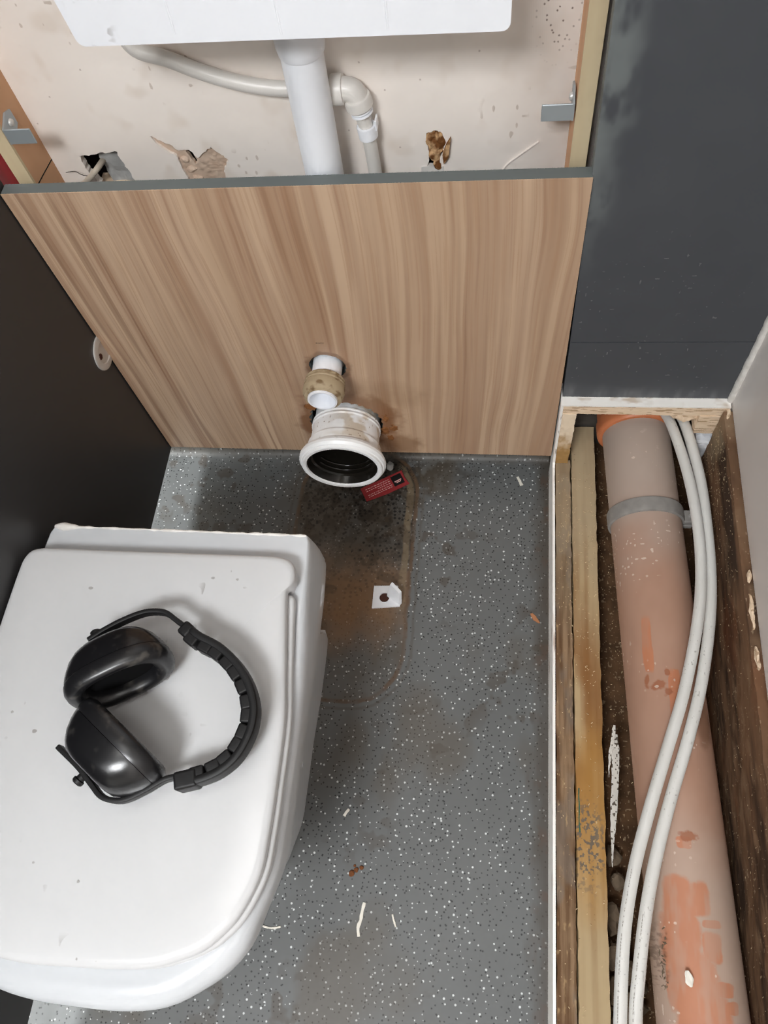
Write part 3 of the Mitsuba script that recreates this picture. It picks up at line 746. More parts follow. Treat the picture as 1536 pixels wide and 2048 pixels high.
# torn strips and stones in the trench
for pts, w, lab in (([(0.1822, -0.462, 0.090), (0.1790, -0.486, 0.088), (0.1752, -0.508, 0.086), (0.1735, -0.536, 0.080)], 0.0055, 'short torn white plastic strip in the trench beside the batten'),
                    ([(0.1845, -0.474, 0.084), (0.1835, -0.515, 0.082), (0.1815, -0.555, 0.078), (0.1790, -0.60, 0.070), (0.1772, -0.655, 0.060)], 0.0115, 'long torn white plastic strip tapering in the trench')):
    pth = spline(pts, 30)
    m_ = sweep(pth, rrect(w, 0.0016, 0.0005, 2), (0.4, 0, 1), scale=np.interp(np.linspace(0, 1, 30), [0, 0.1, 0.55, 1], [0.6, 1, 1, 0.12]))
    tag(obj('plastic_strip', rough(m_, 0.0012, 120, 6), 'old_plastic_strip'), lab, 'strip', 'torn white strips in the trench')
rng = np.random.default_rng(11)
for k, (x, y, r) in enumerate([(0.1815, -0.640, 0.010), (0.187, -0.672, 0.009), (0.178, -0.722, 0.014), (0.196, -0.742, 0.010), (0.181, -0.765, 0.015), (0.199, -0.785, 0.012), (0.180, -0.805, 0.014), (0.202, -0.825, 0.013), (0.214, -0.80, 0.009), (0.186, -0.845, 0.013)]):
    s = trimesh.creation.icosphere(1, r)
    s.apply_scale((1.1, 1.35, 0.75))
    s = rough(s, r * 0.75, 75, 20 + k)
    s.apply_translation((x, y, 0.030 + r * 0.5))
    labs = ['small brown stone at the tip of the torn white strip', 'small stone between the white strip and the soil pipe', 'first rubble lump against the batten below the torn strip', 'small lump between the batten and the soil pipe, under the left water pipe',
            'second rubble lump against the batten below the torn strip', 'rubble lump half hidden by the left water pipe', 'third rubble lump against the batten below the torn strip', 'rubble lump between the water pipes at the near end of the trench',
            'smallest rubble lump, tucked against the soil pipe by the orange patch', 'last rubble lump against the batten at the near end of the trench']
    tag(obj('rubble_stone', s, 'rubble_stone'), labs[k], 'stone', 'rubble in the trench')


# sawdust and splinters scattered on the timbers and in the trench
def flakes(n, fn, size, seed):
    rg = np.random.default_rng(seed)
    vs, fs = [], []
    for k in range(n):
        c, nrm = fn(rg)
        nrm = np.asarray(nrm, float)
        t = np.cross(nrm, rg.normal(size=3))
        t /= np.linalg.norm(t)
        b = np.cross(nrm, t)
        l, w = size * (0.5 + rg.random() * 1.5), size * (0.2 + 0.4 * rg.random())
        c = np.asarray(c)
        h = size * 0.25
        vs.append([c + t * l, c + b * w, c - t * l, c - b * w, c + nrm * h])
        o = 5 * k
        fs += [(o, o + 1, o + 4), (o + 1, o + 2, o + 4), (o + 2, o + 3, o + 4), (o + 3, o, o + 4)]
    return trimesh.Trimesh(np.vstack(vs), fs, process=False)


def on_sides(rg):
    u = rg.random()
    if u < 0.5:
        return (0.334 - 0.002 * rg.random(), -0.02 - abs(rg.normal()) * 0.11, 0.10 + 0.15 * rg.random()), (-1, 0, 0.2)
    return (0.333, -1.0 * rg.random(), 0.08 + 0.17 * rg.random()), (-1, 0, 0.2)


def on_batten(rg):
    y = -0.03 - (abs(rg.normal()) * 0.28 if rg.random() < 0.6 else rg.random())
    return (0.099 + 0.065 * rg.random(), y, 0.0868 + 0.001), (0, 0, 1)


def on_pipe(rg):
    return (0.2135 + 0.008 * rg.random(), -0.72 - 0.075 * rg.random(), 0.1845 - 0.006 * rg.random() - 0.004), (-0.6, 0, 0.8)


tag(obj('pipe_dirt', flakes(26, on_pipe, 0.0022, 9), 'rubble_stone'), 'crumbs of dirt sticking to the near left flank of the soil pipe', 'dirt', kind='stuff')


def in_trench(rg):
    x = 0.17 + 0.16 * rg.random()
    return (x, -1.0 * rg.random(), 0.030 + 0.016 * rg.random()), (0, 0, 1)


tag(obj('sawdust', flakes(420, on_sides, 0.0011, 1), 'sawdust'), 'sawdust flakes caught on the rotten timber', 'sawdust', kind='stuff')
tag(obj('sawdust', flakes(380, on_batten, 0.0012, 2), 'sawdust'), 'sawdust flakes on the stained batten and chipboard side', 'sawdust', kind='stuff')
tag(obj('sawdust', flakes(420, in_trench, 0.0011, 3), 'sawdust'), 'sawdust and crumbs in the bottom of the trench', 'sawdust', kind='stuff')

# ------------------------------------------------------------------ cistern and its pipes
YC = -0.045
ci = thing('cistern', 'white plastic concealed cistern fixed high on the cream wall', 'cistern')
body = prism(Polygon([(-0.3995, 0.889), (-0.0030, 0.882), (0.004, 1.25), (-0.43, 1.25)]).buffer(-0.008).buffer(0.008, quad_segs=5), YC, WY + 0.002, 'y')
m_ = to_man(body).refine_to_length(0.05).to_mesh()
obj('tank', trimesh.Trimesh(m_.vert_properties[:, :3], m_.tri_verts), 'cistern_plastic', ci, smooth=35)
for (x0, z0, x1, z1) in ((-0.3005, 0.9175, -0.3035, 0.8955), (-0.204, 0.921, -0.2055, 0.890), (-0.108, 0.93, -0.1095, 0.889)):
    obj('mould_rib', sweep(np.linspace((x0, YC, z0 + 0.05), (x1, YC, z1), 12), rrect(0.0022, 0.0012, 0.0005), (0, -1, 0)), 'cistern_plastic', ci)
obj('outlet', lathe([(0.0265, 0.0), (0.0258, -0.06), (0.0246, -0.068), (0.0232, -0.070)], 40, (-0.2160, 0.0465, 0.885), (0, 0, 1)), 'white_plastic', ci, smooth=40)
fp = thing('flush_pipe', 'straight white flush pipe running down from the cistern behind the panel', 'pipe')
q0, q1 = np.array([-0.2166, 0.0465, 0.8165]), np.array([-0.2240, 0.0465, 0.44])
fd = (q1 - q0) / np.linalg.norm(q1 - q0)
obj('pipe', sweep(spline([q0, q0 + fd * 0.2, q1, (-0.235, 0.0465, 0.385), (-0.255, 0.045, 0.352), (-0.2675, 0.025, 0.3455), (-0.2675, -0.005, 0.3455), (-0.2675, -0.030, 0.3455)], 70), circle(0.0228, 32), None, cap=False), 'white_plastic', fp, smooth=True)
obj('spigot', lathe([(0.0185, 0.03), (0.0200, -0.002), (0.0200, -0.064), (0.0226, -0.064), (0.0229, -0.062), (0.0229, -0.02)], 40, (FX, 0.0, FZ), (0, 1, 0)), 'white_plastic', fp, smooth=40)
obj('inner_end', disc((FX, -0.035, FZ), 0.0201, 0.001, (0, 1, 0)), 'white_plastic', fp)
cone = []
zz = [(0.0232, -0.026), (0.0296, -0.026), (0.0306, -0.0275), (0.0298, -0.030), (0.0298, -0.031), (0.0312, -0.033), (0.0312, -0.035), (0.0303, -0.0362), (0.0316, -0.039), (0.0322, -0.047), (0.0312, -0.053), (0.0282, -0.0590), (0.0240, -0.061), (0.0229, -0.060)]
obj('rubber_cone', lathe(zz, 48, (FX, 0.0, FZ), (0, 1, 0)), 'tan_rubber', fp, smooth=35, label='grimy tan rubber cone on the pipe end')
YP = WY - 0.0175
fe = thing('feed_pipe', 'white water feed pipe with an elbow fitting on the cream wall', 'pipe')
YB = WY - 0.0092
feed = [(-0.42, YB, 0.830), (-0.4088, YB, 0.8065), (-0.3787, YB, 0.7945), (-0.3443, YB, 0.7775), (-0.3078, YB, 0.7635), (-0.2695, YB, 0.7545), (-0.2298, YB, 0.7515), (-0.2050, YB - 0.002, 0.7535), (-0.190, YP, 0.7560)]
obj('tube', tube(feed, 0.0085, 20, 60, (0, -1, 0)), 'grey_plastic', fe, smooth=True)
obj('tube', tube([(-0.1715, YP, 0.738), (-0.1672, YP, 0.7147), (-0.1648, YP, 0.7000), (-0.1630, YP, 0.6450), (-0.163, YP, 0.5)], 0.0082, 20, 40, (0, -1, 0)), 'grey_plastic', fe, smooth=True)
elb = thing('elbow_fitting', 'grey white push fit elbow right of the flush pipe', 'elbow fitting')
ye = YP
obj('bend', sweep(spline([(-0.190, ye, 0.7548), (-0.1835, ye, 0.7548), (-0.1765, ye, 0.7532), (-0.1728, ye, 0.7488), (-0.1712, ye, 0.7430)], 24), circle(0.0130, 28), (0, -1, 0)), 'grey_plastic', elb, smooth=40)
obj('collar', lathe([(0.0122, -0.0015), (0.0158, -0.0010), (0.0163, 0.001), (0.0163, 0.011), (0.0152, 0.0125), (0.009, 0.0128)], 32, (-0.1860, ye, 0.7548), (-1, 0, -0.02)), 'grey_plastic', elb, smooth=30)
d2 = np.array([0.0055, 0, -0.03])
d2 = d2 / np.linalg.norm(d2)
obj('collar', lathe([(0.0122, -0.0015), (0.0150, -0.0010), (0.0158, 0.001), (0.0158, 0.0110), (0.0146, 0.0125), (0.0095, 0.0127)], 32, (-0.1713, ye, 0.7445), d2), 'grey_plastic', elb, smooth=30)
for s in (0.0152, 0.0190):
    obj('collet_ring', lathe([(0.008, s - 0.0018), (0.0128, s - 0.0012), (0.0130, s + 0.0006), (0.008, s + 0.0014)], 32, (-0.1713, ye, 0.7445), d2), 'white_plastic', elb, smooth=40)
pc = thing('pipe_clip', 'small white clip holding the feed pipe to the cream wall', 'pipe clip')
obj('ring', lathe([(0.0084, -0.0075), (0.0112, -0.0075), (0.0114, -0.006), (0.0114, 0.006), (0.0112, 0.0075), (0.0084, 0.0075)], 32, (-0.1650, YP, 0.7015), (0.08, 0, -1)), 'white_plastic', pc, smooth=40)
obj('base', box(-0.1690, -0.1605, YP + 0.0075, WY, 0.693, 0.711, 0.001), 'white_plastic', pc)
obj('tongue', box(-0.1548, -0.1525, YP - 0.004, YP + 0.010, 0.703, 0.716, 0.0006), 'white_plastic', pc)
cb_ = thing('grey_cable', 'grey cable hanging out of the cut hole in the cream wall', 'cable')
SHEATH = [(-0.5310, 0.1250, 0.6386), (-0.5261, 0.1000, 0.6488), (-0.5276, 0.0820, 0.6514), (-0.5379, 0.0770, 0.6443), (-0.5538, 0.0785, 0.6324), (-0.5690, 0.0790, 0.6276), (-0.5916, 0.0800, 0.6258)]
WIRE = [(-0.5369, 0.0775, 0.6438), (-0.5498, 0.0790, 0.6453), (-0.5581, 0.0800, 0.6503), (-0.5712, 0.0800, 0.6491)]
obj('sheath', tube(SHEATH, 0.0038, 12, 44, (0, -1, 0)), 'grey_cable', cb_, smooth=True)
obj('core_wire', tube(WIRE, 0.0004, 8, 20, (0, -1, 0)), 'dark_recess', cb_, smooth=True)

# ------------------------------------------------------------------ the pan connector in the panel
pc = thing('pan_connector', 'white ribbed plastic pan connector with a wide black mouth', 'pipe connector')
CA = np.array([0.02, -1.0, 0.0])
CA /= np.linalg.norm(CA)
CO = np.array([HX - 0.0005, 0.0, HZ - 0.004])
prof = [(0.052, -0.03), (0.0555, -0.03), (0.0555, 0.000), (0.0585, 0.002), (0.0590, 0.0045), (0.0575, 0.007), (0.0590, 0.009), (0.0595, 0.0115), (0.0580, 0.0135), (0.0575, 0.016), (0.0585, 0.040), (0.0590, 0.042),
        (0.0620, 0.046), (0.0625, 0.049), (0.0628, 0.0605), (0.0640, 0.0625), (0.0705, 0.0665), (0.0733, 0.072), (0.0733, 0.077), (0.0705, 0.0815), (0.0685, 0.0825), (0.0678, 0.0858), (0.0655, 0.0868), (0.0605, 0.0862), (0.0595, 0.083)]
obj('body', lathe(prof, 72, CO, CA), 'pan_connector_plastic', pc, smooth=22)
obj('seal', lathe([(0.0600, 0.0840), (0.0585, 0.079), (0.0555, 0.070), (0.0520, 0.068), (0.0515, 0.045), (0.0480, 0.040), (0.0470, 0.0)], 64, CO, CA), 'wet_black', pc, smooth=35, label='wet black inside of the mouth')
obj('seal_end', disc(CO, 0.052, 0.002, CA), 'wet_black', pc)
for s, r in ((0.060, 0.0512), (0.051, 0.0505)):
    a_ = np.linspace(-2.6, -0.5, 24)
    side = np.cross(CA, [0, 0, 1])
    pts = [CO + CA * s + r * (math.cos(t) * side + math.sin(t) * np.array([0, 0, 1])) for t in a_]
    obj('seal_fin', sweep(np.array(pts), circle(0.0016, 8), None), 'wet_black', pc, smooth=True)

# ------------------------------------------------------------------ toilet
TX = -0.4225
CER = [(0.1785, -0.3115), (0.181, -0.318), (0.183, -0.326), (0.189, -0.394), (0.1965, -0.47), (0.2, -0.545), (0.2, -0.66), (0.198, -0.708), (0.185, -0.757), (0.175, -0.788), (0.155, -0.813), (0.131, -0.831), (0.107, -0.845), (0.08, -0.853), (0.04, -0.8575), (0, -0.858)]
LID = [(0.146, -0.3535), (0.164, -0.357), (0.1735, -0.366), (0.1770, -0.380), (0.1762, -0.390), (0.1722, -0.3945), (0.1695, -0.3985), (0.1700, -0.408), (0.1745, -0.440), (0.1830, -0.500), (0.1905, -0.556), (0.192, -0.62), (0.192, -0.672), (0.189, -0.716), (0.174, -0.755),
       (0.157, -0.777), (0.139, -0.792), (0.115, -0.803), (0.09, -0.811), (0.045, -0.8165), (0.0, -0.819), (-0.040, -0.8205), (-0.080, -0.8175), (-0.118, -0.807), (-0.150, -0.786), (-0.175, -0.745), (-0.188, -0.69), (-0.1925, -0.60), (-0.1925, -0.50), (-0.192, -0.44), (-0.1905, -0.390), (-0.1885, -0.372), (-0.181, -0.360), (-0.165, -0.3555)]
SEAT = [(0.168, -0.3985), (0.1745, -0.401), (0.1775, -0.408), (0.1810, -0.440), (0.1880, -0.500), (0.1948, -0.556), (0.196, -0.62), (0.196, -0.672), (0.193, -0.716), (0.178, -0.756), (0.161, -0.778), (0.142, -0.793), (0.118, -0.804), (0.092, -0.812), (0.045, -0.8175), (0, -0.820),
        (-0.040, -0.8215), (-0.080, -0.8185), (-0.119, -0.808), (-0.152, -0.787), (-0.177, -0.745), (-0.190, -0.69), (-0.1935, -0.60), (-0.1935, -0.50), (-0.192, -0.44), (-0.186, -0.402), (-0.18, -0.3985)]


def outline(right, n_side=56, n_back=14):
    """The half outline (x right of the axis, y) mirrored and closed along the straight back; evenly sampled."""
    r = spline(np.array(right), n_side)
    if right[-1][0] < -1e-6:
        return np.vstack([r, np.linspace(r[-1], r[0], n_back + 2)[1:-1]])
    left = r[::-1].copy()
    left[:, 0] *= -1
    back = np.linspace(left[-1], r[0], n_back + 2)[1:-1]
    return np.vstack([r, left[1:], back])


def at_level(o, z, hw, yb, yf, hb, xc=TX, base=(0.2, -0.3115, -0.858)):
    """The outline at height z: half width hw amidships and hb at the back, from yb to yf."""
    p = o.copy()
    t = np.clip((base[1] - o[:, 1]) / 0.26, 0, 1)
    t = t * t * (3 - 2 * t)
    p[:, 0] = xc + o[:, 0] * ((1 - t) * hb / 0.179 + t * hw / base[0])
    p[:, 1] = yb + (o[:, 1] - base[1]) * (yf - yb) / (base[2] - base[1])
    p[:, 0] = np.maximum(p[:, 0], -0.6165)
    return np.c_[p, np.full(len(p), z)]


def inset(o, d, z, xc, yc):
    c = np.array([xc, yc])
    r = np.linalg.norm(o - c, axis=1, keepdims=True)
    p = c + (o - c) * np.maximum(0.02, 1 - d / r)
    return np.c_[p, np.full(len(p), z)]


to = thing('toilet', 'white back to wall toilet pan pulled away from the panel, lid closed', 'toilet')
oc = outline(CER)
rings = [at_level(oc, z, hw, yb, yf, hb) for z, hw, yb, yf, hb in (
    (0.0, 0.1335, -0.3215, -0.742, 0.1325), (0.004, 0.1345, -0.3215, -0.744, 0.1335), (0.06, 0.139, -0.3205, -0.746, 0.137), (0.118, 0.1435, -0.318, -0.750, 0.1405), (0.1215, 0.1405, -0.317, -0.752, 0.1405),
    (0.16, 0.1480, -0.3145, -0.762, 0.1505), (0.20, 0.158, -0.3130, -0.778, 0.161), (0.25, 0.174, -0.3120, -0.802, 0.172), (0.295, 0.187, -0.3115, -0.826, 0.181), (0.326, 0.1945, -0.3115, -0.845, 0.187), (0.352, 0.1985, -0.3115, -0.854, 0.1862),
    (0.368, 0.2000, -0.3115, -0.858, 0.184), (0.380, 0.2000, -0.3115, -0.858, 0.1818), (0.388, 0.1985, -0.3115, -0.856, 0.1800), (0.3945, 0.1945, -0.3115, -0.851, 0.1786), (0.3985, 0.1885, -0.3120, -0.843, 0.1770), (0.3995, 0.180, -0.3130, -0.832, 0.175), (0.3995, 0.10, -0.40, -0.75, 0.1))]
pan = loft(rings)
prf = [(-0.28, 0.318), (-0.325, 0.300), (-0.355, 0.240), (-0.368, 0.180), (-0.355, 0.110), (-0.338, 0.070), (-0.328, 0.030), (-0.28, 0.030)]
hollow = box(TX - 0.115, TX + 0.115, -0.45, -0.25, -0.01, 0.33)
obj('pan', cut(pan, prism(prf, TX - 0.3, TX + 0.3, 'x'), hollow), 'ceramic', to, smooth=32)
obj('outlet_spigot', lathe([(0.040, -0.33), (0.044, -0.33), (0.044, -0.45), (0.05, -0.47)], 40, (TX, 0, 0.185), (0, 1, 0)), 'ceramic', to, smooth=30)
obj('fixing_screw', lathe([(0.0001, 0.0022), (0.0035, 0.002), (0.0052, 0.001), (0.0058, -0.003)], 20, (-0.2810, -0.5555, 0.1), (0.97, 0, -0.1)), 'white_plastic', to, smooth=30, label='white screw cap on the side')
bead = np.array([(TX - 0.1765 + 0.353 * t, -0.3125, 0.3985) for t in np.linspace(0, 1, 50)])
bw = 0.5 + 1.0 * meshkit.noise(np.c_[np.arange(50) * 0.9, np.zeros(50), np.zeros(50)], 3)
bw[:5] *= np.array([2.2, 4.2, 4.6, 3.0, 1.6])
obj('sealant_bead', rough(sweep(bead, circle(0.0019, 10), (0, 0, 1), scale=bw), 0.0012, 110, 2), 'white_sealant', to, smooth=True, label='ragged white sealant along the back edge')
# seat ring, hinge end and lid
os_ = outline(SEAT, 220, 20)
os_[:, 0] += TX
yc = -0.59
seat = loft([inset(os_, d, z, TX, yc) for d, z in ((0.006, 0.3995), (0.001, 0.4015), (0.0, 0.4045), (0.0, 0.4095), (0.0022, 0.4125), (0.006, 0.4135), (0.03, 0.4135))])
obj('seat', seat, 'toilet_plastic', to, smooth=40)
ol = outline(LID, 240, 20)
ol[:, 0] += TX
lidm = loft([inset(ol, d, z, TX, yc) for d, z in ((0.008, 0.4140), (0.0015, 0.4148), (0.0, 0.4170), (0.0, 0.4225), (0.0012, 0.4258), (0.0045, 0.4283), (0.010, 0.4295), (0.026, 0.4303), (0.042, 0.4308), (0.050, 0.4306), (0.08, 0.4306), (0.13, 0.4308), (0.2, 0.431))])
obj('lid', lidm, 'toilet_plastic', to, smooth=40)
hb = outline([(0.146, -0.3535), (0.164, -0.357), (0.172, -0.366), (0.1742, -0.380), (0.1725, -0.3905), (0.168, -0.3945), (0.10, -0.396), (0.0, -0.396)], 30, 14)
hb[:, 0] += TX
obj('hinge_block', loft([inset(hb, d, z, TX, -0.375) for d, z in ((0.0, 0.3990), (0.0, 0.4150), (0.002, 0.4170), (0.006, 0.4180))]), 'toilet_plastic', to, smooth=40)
for k, (x, y) in enumerate([(-0.560, -0.570), (-0.428, -0.740)]):
    obj('speck', disc((x, y, 0.4303), 0.0016, 0.0012, (0, 0, 1), 10), 'grey_block', to)

# ------------------------------------------------------------------ ear defenders on the lid
ed = thing('ear_defenders', 'black ear defenders with a notched padded headband, lying on the toilet lid', 'ear defenders')


def cup(face, n, long, label):
    """Shell, cushion ring and foam of one ear cup. face: the centre of the cushion's front, n: towards the head."""
    n = np.asarray(n, float) / np.linalg.norm(n)
    long = np.asarray(long, float) - n * (np.dot(long, n))
    long /= np.linalg.norm(long)
    sh = np.cross(n, long)
    a = np.arange(56) * 2 * np.pi / 56
    ex = np.sign(np.cos(a)) * np.abs(np.cos(a)) ** 0.78
    ey = np.sign(np.sin(a)) * np.abs(np.sin(a)) ** 0.78

    def ring(s, d, sl=None):
        return np.asarray(face) + n * d + (0.0600 * s * ex)[:, None] * long + (0.0418 * (sl or s) * ey)[:, None] * sh
    k = obj('ear_cup', loft([ring(s, d, sl) for d, s, sl in ((-0.0575, 0.10, 0.1), (-0.0575, 0.48, 0.5), (-0.0560, 0.60, 0.64), (-0.0505, 0.72, 0.78), (-0.0420, 0.84, 0.89), (-0.0310, 0.94, 0.95), (-0.0240, 0.98, 0.98), (-0.0205, 0.99, 0.99), (-0.0205, 0.8, 0.8))]), 'black_shell', ed, smooth=28, label=label)
    obj('cushion', loft([ring(s, d) for d, s in ((-0.0205, 0.80), (-0.0200, 0.99), (-0.0165, 1.015), (-0.010, 1.02), (-0.004, 0.985), (-0.0008, 0.91), (0.0, 0.83), (-0.0010, 0.74), (-0.0050, 0.665), (-0.0110, 0.635), (-0.0170, 0.63))], False, False), 'black_cushion', k, smooth=40)
    obj('foam_liner', loft([ring(s, d) for d, s in ((-0.0165, 0.66), (-0.0150, 0.6), (-0.0145, 0.3))]), 'black_foam', k, smooth=40)
    return k, n, sh


UP_F, LO_F = (-0.4075, -0.5410, 0.4790), (-0.3880, -0.5900, 0.4755)
cup(UP_F, (0.500, -0.860, 0.090), (0.863, 0.505, 0.0), 'upper ear cup, its oval opening showing')
cup(LO_F, (0.565, 0.820, -0.13), (0.82, -0.57, 0.0), 'lower ear cup seen from its shell side')
ZB = 0.4730
top_arm = [(-0.4640, -0.4905), (-0.4480, -0.4775), (-0.4290, -0.4650), (-0.4090, -0.4550), (-0.3940, -0.4515), (-0.3782, -0.4525), (-0.3624, -0.4615), (-0.3505, -0.4687), (-0.343, -0.4760)]
low_arm = [(-0.312, -0.6275), (-0.3383, -0.6338), (-0.3579, -0.6466), (-0.3768, -0.6573), (-0.3914, -0.66), (-0.4064, -0.6571), (-0.421, -0.6455), (-0.44, -0.6297), (-0.4691, -0.6106)]
band = [(-0.3539, -0.4697), (-0.3342, -0.4824), (-0.308, -0.4938), (-0.2874, -0.5088), (-0.2712, -0.5277), (-0.2616, -0.5466), (-0.2582, -0.5627), (-0.2599, -0.5816), (-0.2689, -0.6033), (-0.2838, -0.6185), (-0.3015, -0.6275), (-0.3223, -0.6343)]
obj('arm', sweep([(x, y, ZB) for x, y in spline(top_arm, 60)], rrect(0.0058, 0.0130, 0.0020), (0, 0, 1)), 'black_rubber', ed, smooth=35)
obj('arm', sweep([(x, y, ZB - 0.006) for x, y in spline(low_arm, 60)], rrect(0.0058, 0.0130, 0.0020), (0, 0, 1)), 'black_rubber', ed, smooth=35)
bp = spline(band, 80)
zb = np.interp(np.linspace(0, 1, 80), [0, 1], [ZB - 0.001, ZB - 0.007])
bp3 = np.c_[bp, zb]
cen = np.array([-0.36, -0.552])
outw = bp - cen
tn = np.gradient(bp, axis=0)
nr = np.stack([tn[:, 1], -tn[:, 0]], -1)
nr /= np.linalg.norm(nr, axis=1, keepdims=True)
nr *= np.sign((nr * outw).sum(1))[:, None]
obj('headband', sweep(bp3 + np.c_[nr * 0.0045, np.zeros(80)], rrect(0.0092, 0.0240, 0.0032), (0, 0, 1), scale=np.interp(np.linspace(0, 1, 80), [0, 0.06, 0.94, 1], [0.75, 1, 1, 0.8])), 'black_rubber', ed, smooth=35)
NP = 13
for k in range(NP):
    i0 = 4 + (k + 0.5) * 72 / NP
    ii = int(i0)
    b = rbox(0.0125, 0.0166, 0.0205, 0.0026)
    ang = math.atan2(tn[ii, 0], tn[ii, 1])
    b.apply_transform(trimesh.transformations.rotation_matrix(-ang, (0, 0, 1)))
    b.apply_translation(np.r_[bp[ii] - nr[ii] * 0.0036, zb[ii]])
    obj('pad', b, 'black_rubber', ed, smooth=40)
for (i_, k_, l_) in ((2, 1, 0.015), (77, -1, 0.025)):
    b = rbox(0.0165 if k_ > 0 else 0.0195, l_, 0.0225 if k_ > 0 else 0.0255, 0.0036)
    b.apply_transform(trimesh.transformations.rotation_matrix(-math.atan2(tn[i_, 0], tn[i_, 1]), (0, 0, 1)))
    b.apply_translation(np.r_[bp[i_] + nr[i_] * 0.0012, zb[i_]])
    obj('sleeve', b, 'black_rubber', ed, smooth=40)
for (x, y, dx, dy, z) in ((-0.4560, -0.4855, -0.5, 0.86, ZB), (-0.4345, -0.6395, -0.57, -0.82, ZB - 0.006)):
    obj('adjuster_knob', lathe([(0.0001, 0.0085), (0.0050, 0.0083), (0.0064, 0.007), (0.0066, 0.0035), (0.0050, 0.0025), (0.0045, -0.008), (0.0066, -0.009), (0.0066, -0.014), (0.0001, -0.014)], 24, (x, y, z), (dx, dy, 0)), 'black_rubber', ed, smooth=35)

# ------------------------------------------------------------------ small things on the floor
sc = thing('red_sachet', 'torn red sachet with a black square under the pan connector', 'sachet')
e0, e1 = np.array([-0.2619, -0.0285]), np.array([-0.1863, 0.0150])
u_ = (e1 - e0) / np.linalg.norm(e1 - e0)
v_ = np.array([u_[1], -u_[0]])
LS, WS = float(np.linalg.norm(e1 - e0)), 0.034


def on_sachet(pts, z0, z1):
    return prism([tuple(e0 + u_ * a * LS + v_ * b * WS) for a, b in pts], z0, z1)


base_ = on_sachet([(0.0, 0.02), (0.03, 0), (1, 0.02), (0.985, 0.5), (1.01, 1.0), (0.5, 1.02), (0, 0.9)], 0.0015, 0.0032)
obj('wrapper', base_, 'red_foil', sc)
obj('square_mark', on_sachet([(0.70, 0.14), (0.94, 0.14), (0.94, 0.80), (0.70, 0.80)], 0.0032, 0.0034), 'black_print', sc)
for k, (c0_, c1_, b0, b1) in enumerate([(0.74, 0.90, 0.50, 0.55), (0.77, 0.88, 0.60, 0.64)]):
    obj('square_lettering', on_sachet([(c0_, b0), (c1_, b0 - 0.02), (c1_, b1), (c0_, b1 + 0.02)], 0.0034, 0.0035), 'pale_print', sc)
rg = np.random.default_rng(8)
for r_, row in enumerate((0.20, 0.33, 0.46, 0.60, 0.72)):
    ms, a_ = [], 0.09
    while a_ < 0.64:
        ln = 0.02 + 0.05 * rg.random()
        if r_ not in (2,) or a_ > 0.3:
            ms.append(on_sachet([(a_, row), (a_ + ln, row), (a_ + ln, row + 0.045), (a_, row + 0.045)], 0.0032, 0.00335))
        a_ += ln + 0.018
    obj('print_line', join(*ms), 'pale_print', sc, label='row of tiny illegible pale print')
br = thing('fixing_bracket', 'white plastic L shaped pan fixing bracket on the stained floor', 'bracket')
B0, B1, B2, B3 = np.array([-0.2152, -0.2255]), np.array([-0.1720, -0.2230]), np.array([-0.1655, -0.2615]), np.array([-0.2150, -0.2675])
basep = Polygon([B0, B1, B2, B3]).difference(shapely.Point(-0.1945, -0.2465).buffer(0.0088))
obj('base_plate', prism(basep, 0.0, 0.0042), 'white_plastic', br)
obj('screw_hole', disc((-0.1945, -0.2465, 0.0002), 0.0088, 0.0012, (0, 0, 1)), 'rust_brown', br, label='rust brown screw hole')
u0, u1, t0, t1 = np.array([-0.1905, -0.2437]), np.array([-0.1660, -0.2605]), np.array([-0.1830, -0.2305]), np.array([-0.1655, -0.2470])
w_ = np.array([0.0035, 0.0045])
up_ = trimesh.Trimesh(np.array([np.r_[q_, z_] for q_, z_ in ((u0, 0.0035), (u1, 0.0035), (u0 + w_, 0.0035), (u1 + w_, 0.0035), (t0, 0.028), (t1, 0.028), (t0 + w_, 0.028), (t1 + w_, 0.028))])).convex_hull
obj('upright', up_, 'white_plastic', br)


def shaving(pts, w, z, lab, m='shaving', cat='shaving', t=0.0014, up=(0.2, 0.1, 1)):
    pth = spline([(x, y, z + t / 2 + 0.001 * math.sin(3.0 * i)) if i not in (0, len(pts) - 1) else (x, y, z + t / 2) for i, (x, y) in enumerate(pts)], 20)
    mm = sweep(pth, rrect(w, t, t * 0.3, 2), up, scale=0.75 + 0.4 * meshkit.noise(np.c_[np.arange(20) * 0.5, np.zeros(20), np.zeros(20)], int(abs(pts[0][0]) * 999)))
    return tag(obj('shaving', mm, m), lab, cat)


shaving([(0.0345, 0.0075), (0.0385, -0.001), (0.0425, -0.0105)], 0.0065, 0.0008, 'white scrap on the floor near the corner by the boxing')
shaving([(-0.2243, -0.6145), (-0.2215, -0.609), (-0.2175, -0.6036)], 0.0045, 0.0008, 'short white shaving on the floor beside the toilet, nearest the ear defenders')
shaving([(-0.1790, -0.7330), (-0.1815, -0.748), (-0.1822, -0.757), (-0.1850, -0.767), (-0.1828, -0.779)], 0.0050, 0.0008, 'longest white curl on the floor in front of the toilet')
shaving([(-0.1355, -0.7450), (-0.1330, -0.752), (-0.1290, -0.7610)], 0.0030, 0.0008, 'short thin white shaving right of the longest curl')
shaving([(-0.3380, -0.7765), (-0.328, -0.7795), (-0.315, -0.7805), (-0.302, -0.7775)], 0.0028, 0.0008, 'curved white shaving at the foot of the toilet')
wc = prism(wobble([(0.0605, -0.2625), (0.0665, -0.2615), (0.0735, -0.2705), (0.0785, -0.2790), (0.0725, -0.2775), (0.0655, -0.2720)], 0.0008, 4), 0.0, 0.003)
tag(obj('wood_chip', wc, 'wood_chip'), 'brown wood chip on the floor beside the boxing', 'wood chip')
cs = []
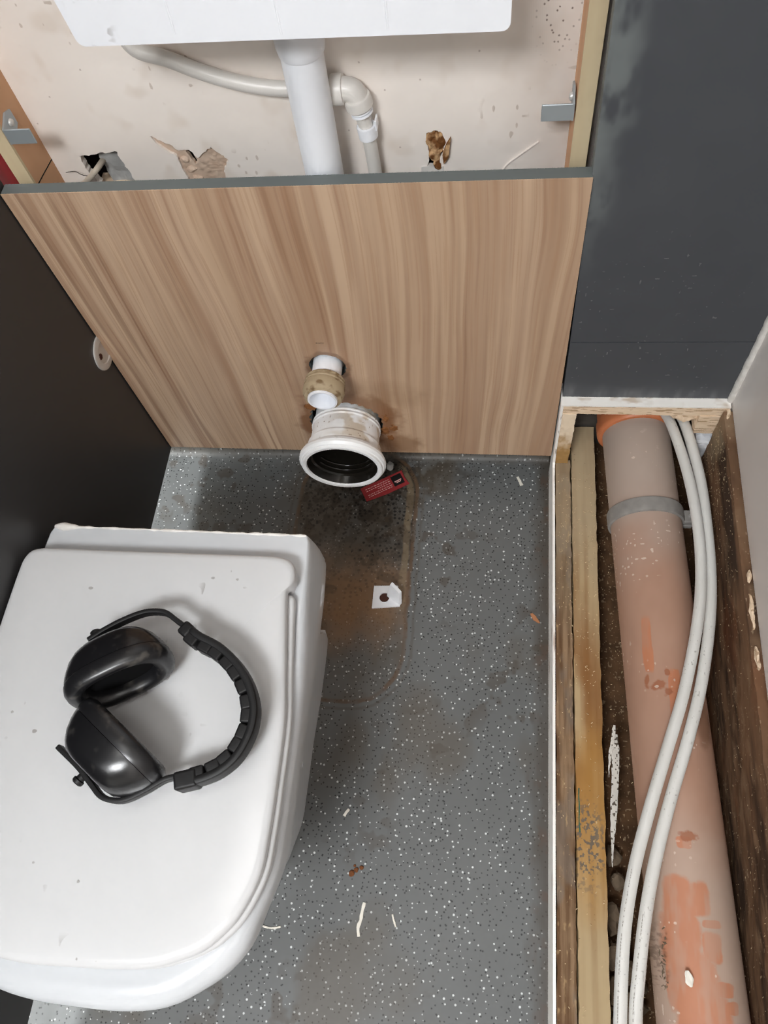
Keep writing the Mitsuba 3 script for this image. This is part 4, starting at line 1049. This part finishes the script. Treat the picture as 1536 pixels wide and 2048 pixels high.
for k, (x, y, r) in enumerate([(-0.196, -0.690, 0.0035), (-0.203, -0.695, 0.0045), (-0.189, -0.686, 0.003), (-0.199, -0.684, 0.002)]):
    s = trimesh.creation.icosphere(1, r)
    s.apply_scale((1.2, 1, 0.6))
    s = rough(s, r * 0.6, 200, k)
    s.apply_translation((x, y, r * 0.4))
    cs.append(s)
tag(obj('brown_crumbs', join(*cs), 'brown_debris'), 'rust brown crumbs on the floor beyond the white curls', 'crumbs', kind='stuff')


def grime(rg):
    return (-0.37 + 0.21 * rg.random(), 0.03 - abs(rg.normal()) * 0.085, 0.0003), (0, 0, 1)


tag(obj('grime_crumbs', flakes(420, grime, 0.0016, 6), 'dark_recess'), 'black crumbs of dirt on the floor under the pan connector', 'dirt', kind='stuff')
lump = rough(trimesh.creation.icosphere(2, 0.008), 0.004, 90, 3)
lump.apply_translation((-0.208, 0.022, 0.006))
tag(obj('plaster_crumb', lump, 'grey_block'), 'grey crumb behind the red sachet', 'crumb')

# ------------------------------------------------------------------ ceiling lights
for x, y, hw, hd, power, col in LAMPS:
    k = thing('ceiling_light', 'square recessed ceiling light panel above the toilet' if y > -1 and x > -1 else ('long ceiling light panel over the neighbouring cubicle' if x < -1 else 'ceiling light panel over the open floor in front of the cubicle'), 'ceiling light')
    obj('frame', join(box(x - hw - 0.02, x + hw + 0.02, y - hd - 0.02, y - hd, CEIL - 0.012, CEIL), box(x - hw - 0.02, x + hw + 0.02, y + hd, y + hd + 0.02, CEIL - 0.012, CEIL),
                      box(x - hw - 0.02, x - hw, y - hd, y + hd, CEIL - 0.012, CEIL), box(x + hw, x + hw + 0.02, y - hd, y + hd, CEIL - 0.012, CEIL)), 'lamp_frame', k)
    d = trimesh.Trimesh([(x - hw, y - hd, CEIL - 0.006), (x + hw, y - hd, CEIL - 0.006), (x + hw, y + hd, CEIL - 0.006), (x - hw, y + hd, CEIL - 0.006)], [(0, 2, 1), (0, 3, 2)], process=False)
    key = obj('diffuser', d, 'white_paint', k)
    scene[key]['emitter'] = {'type': 'area', 'radiance': {'type': 'rgb', 'value': [power * c for c in col]}}
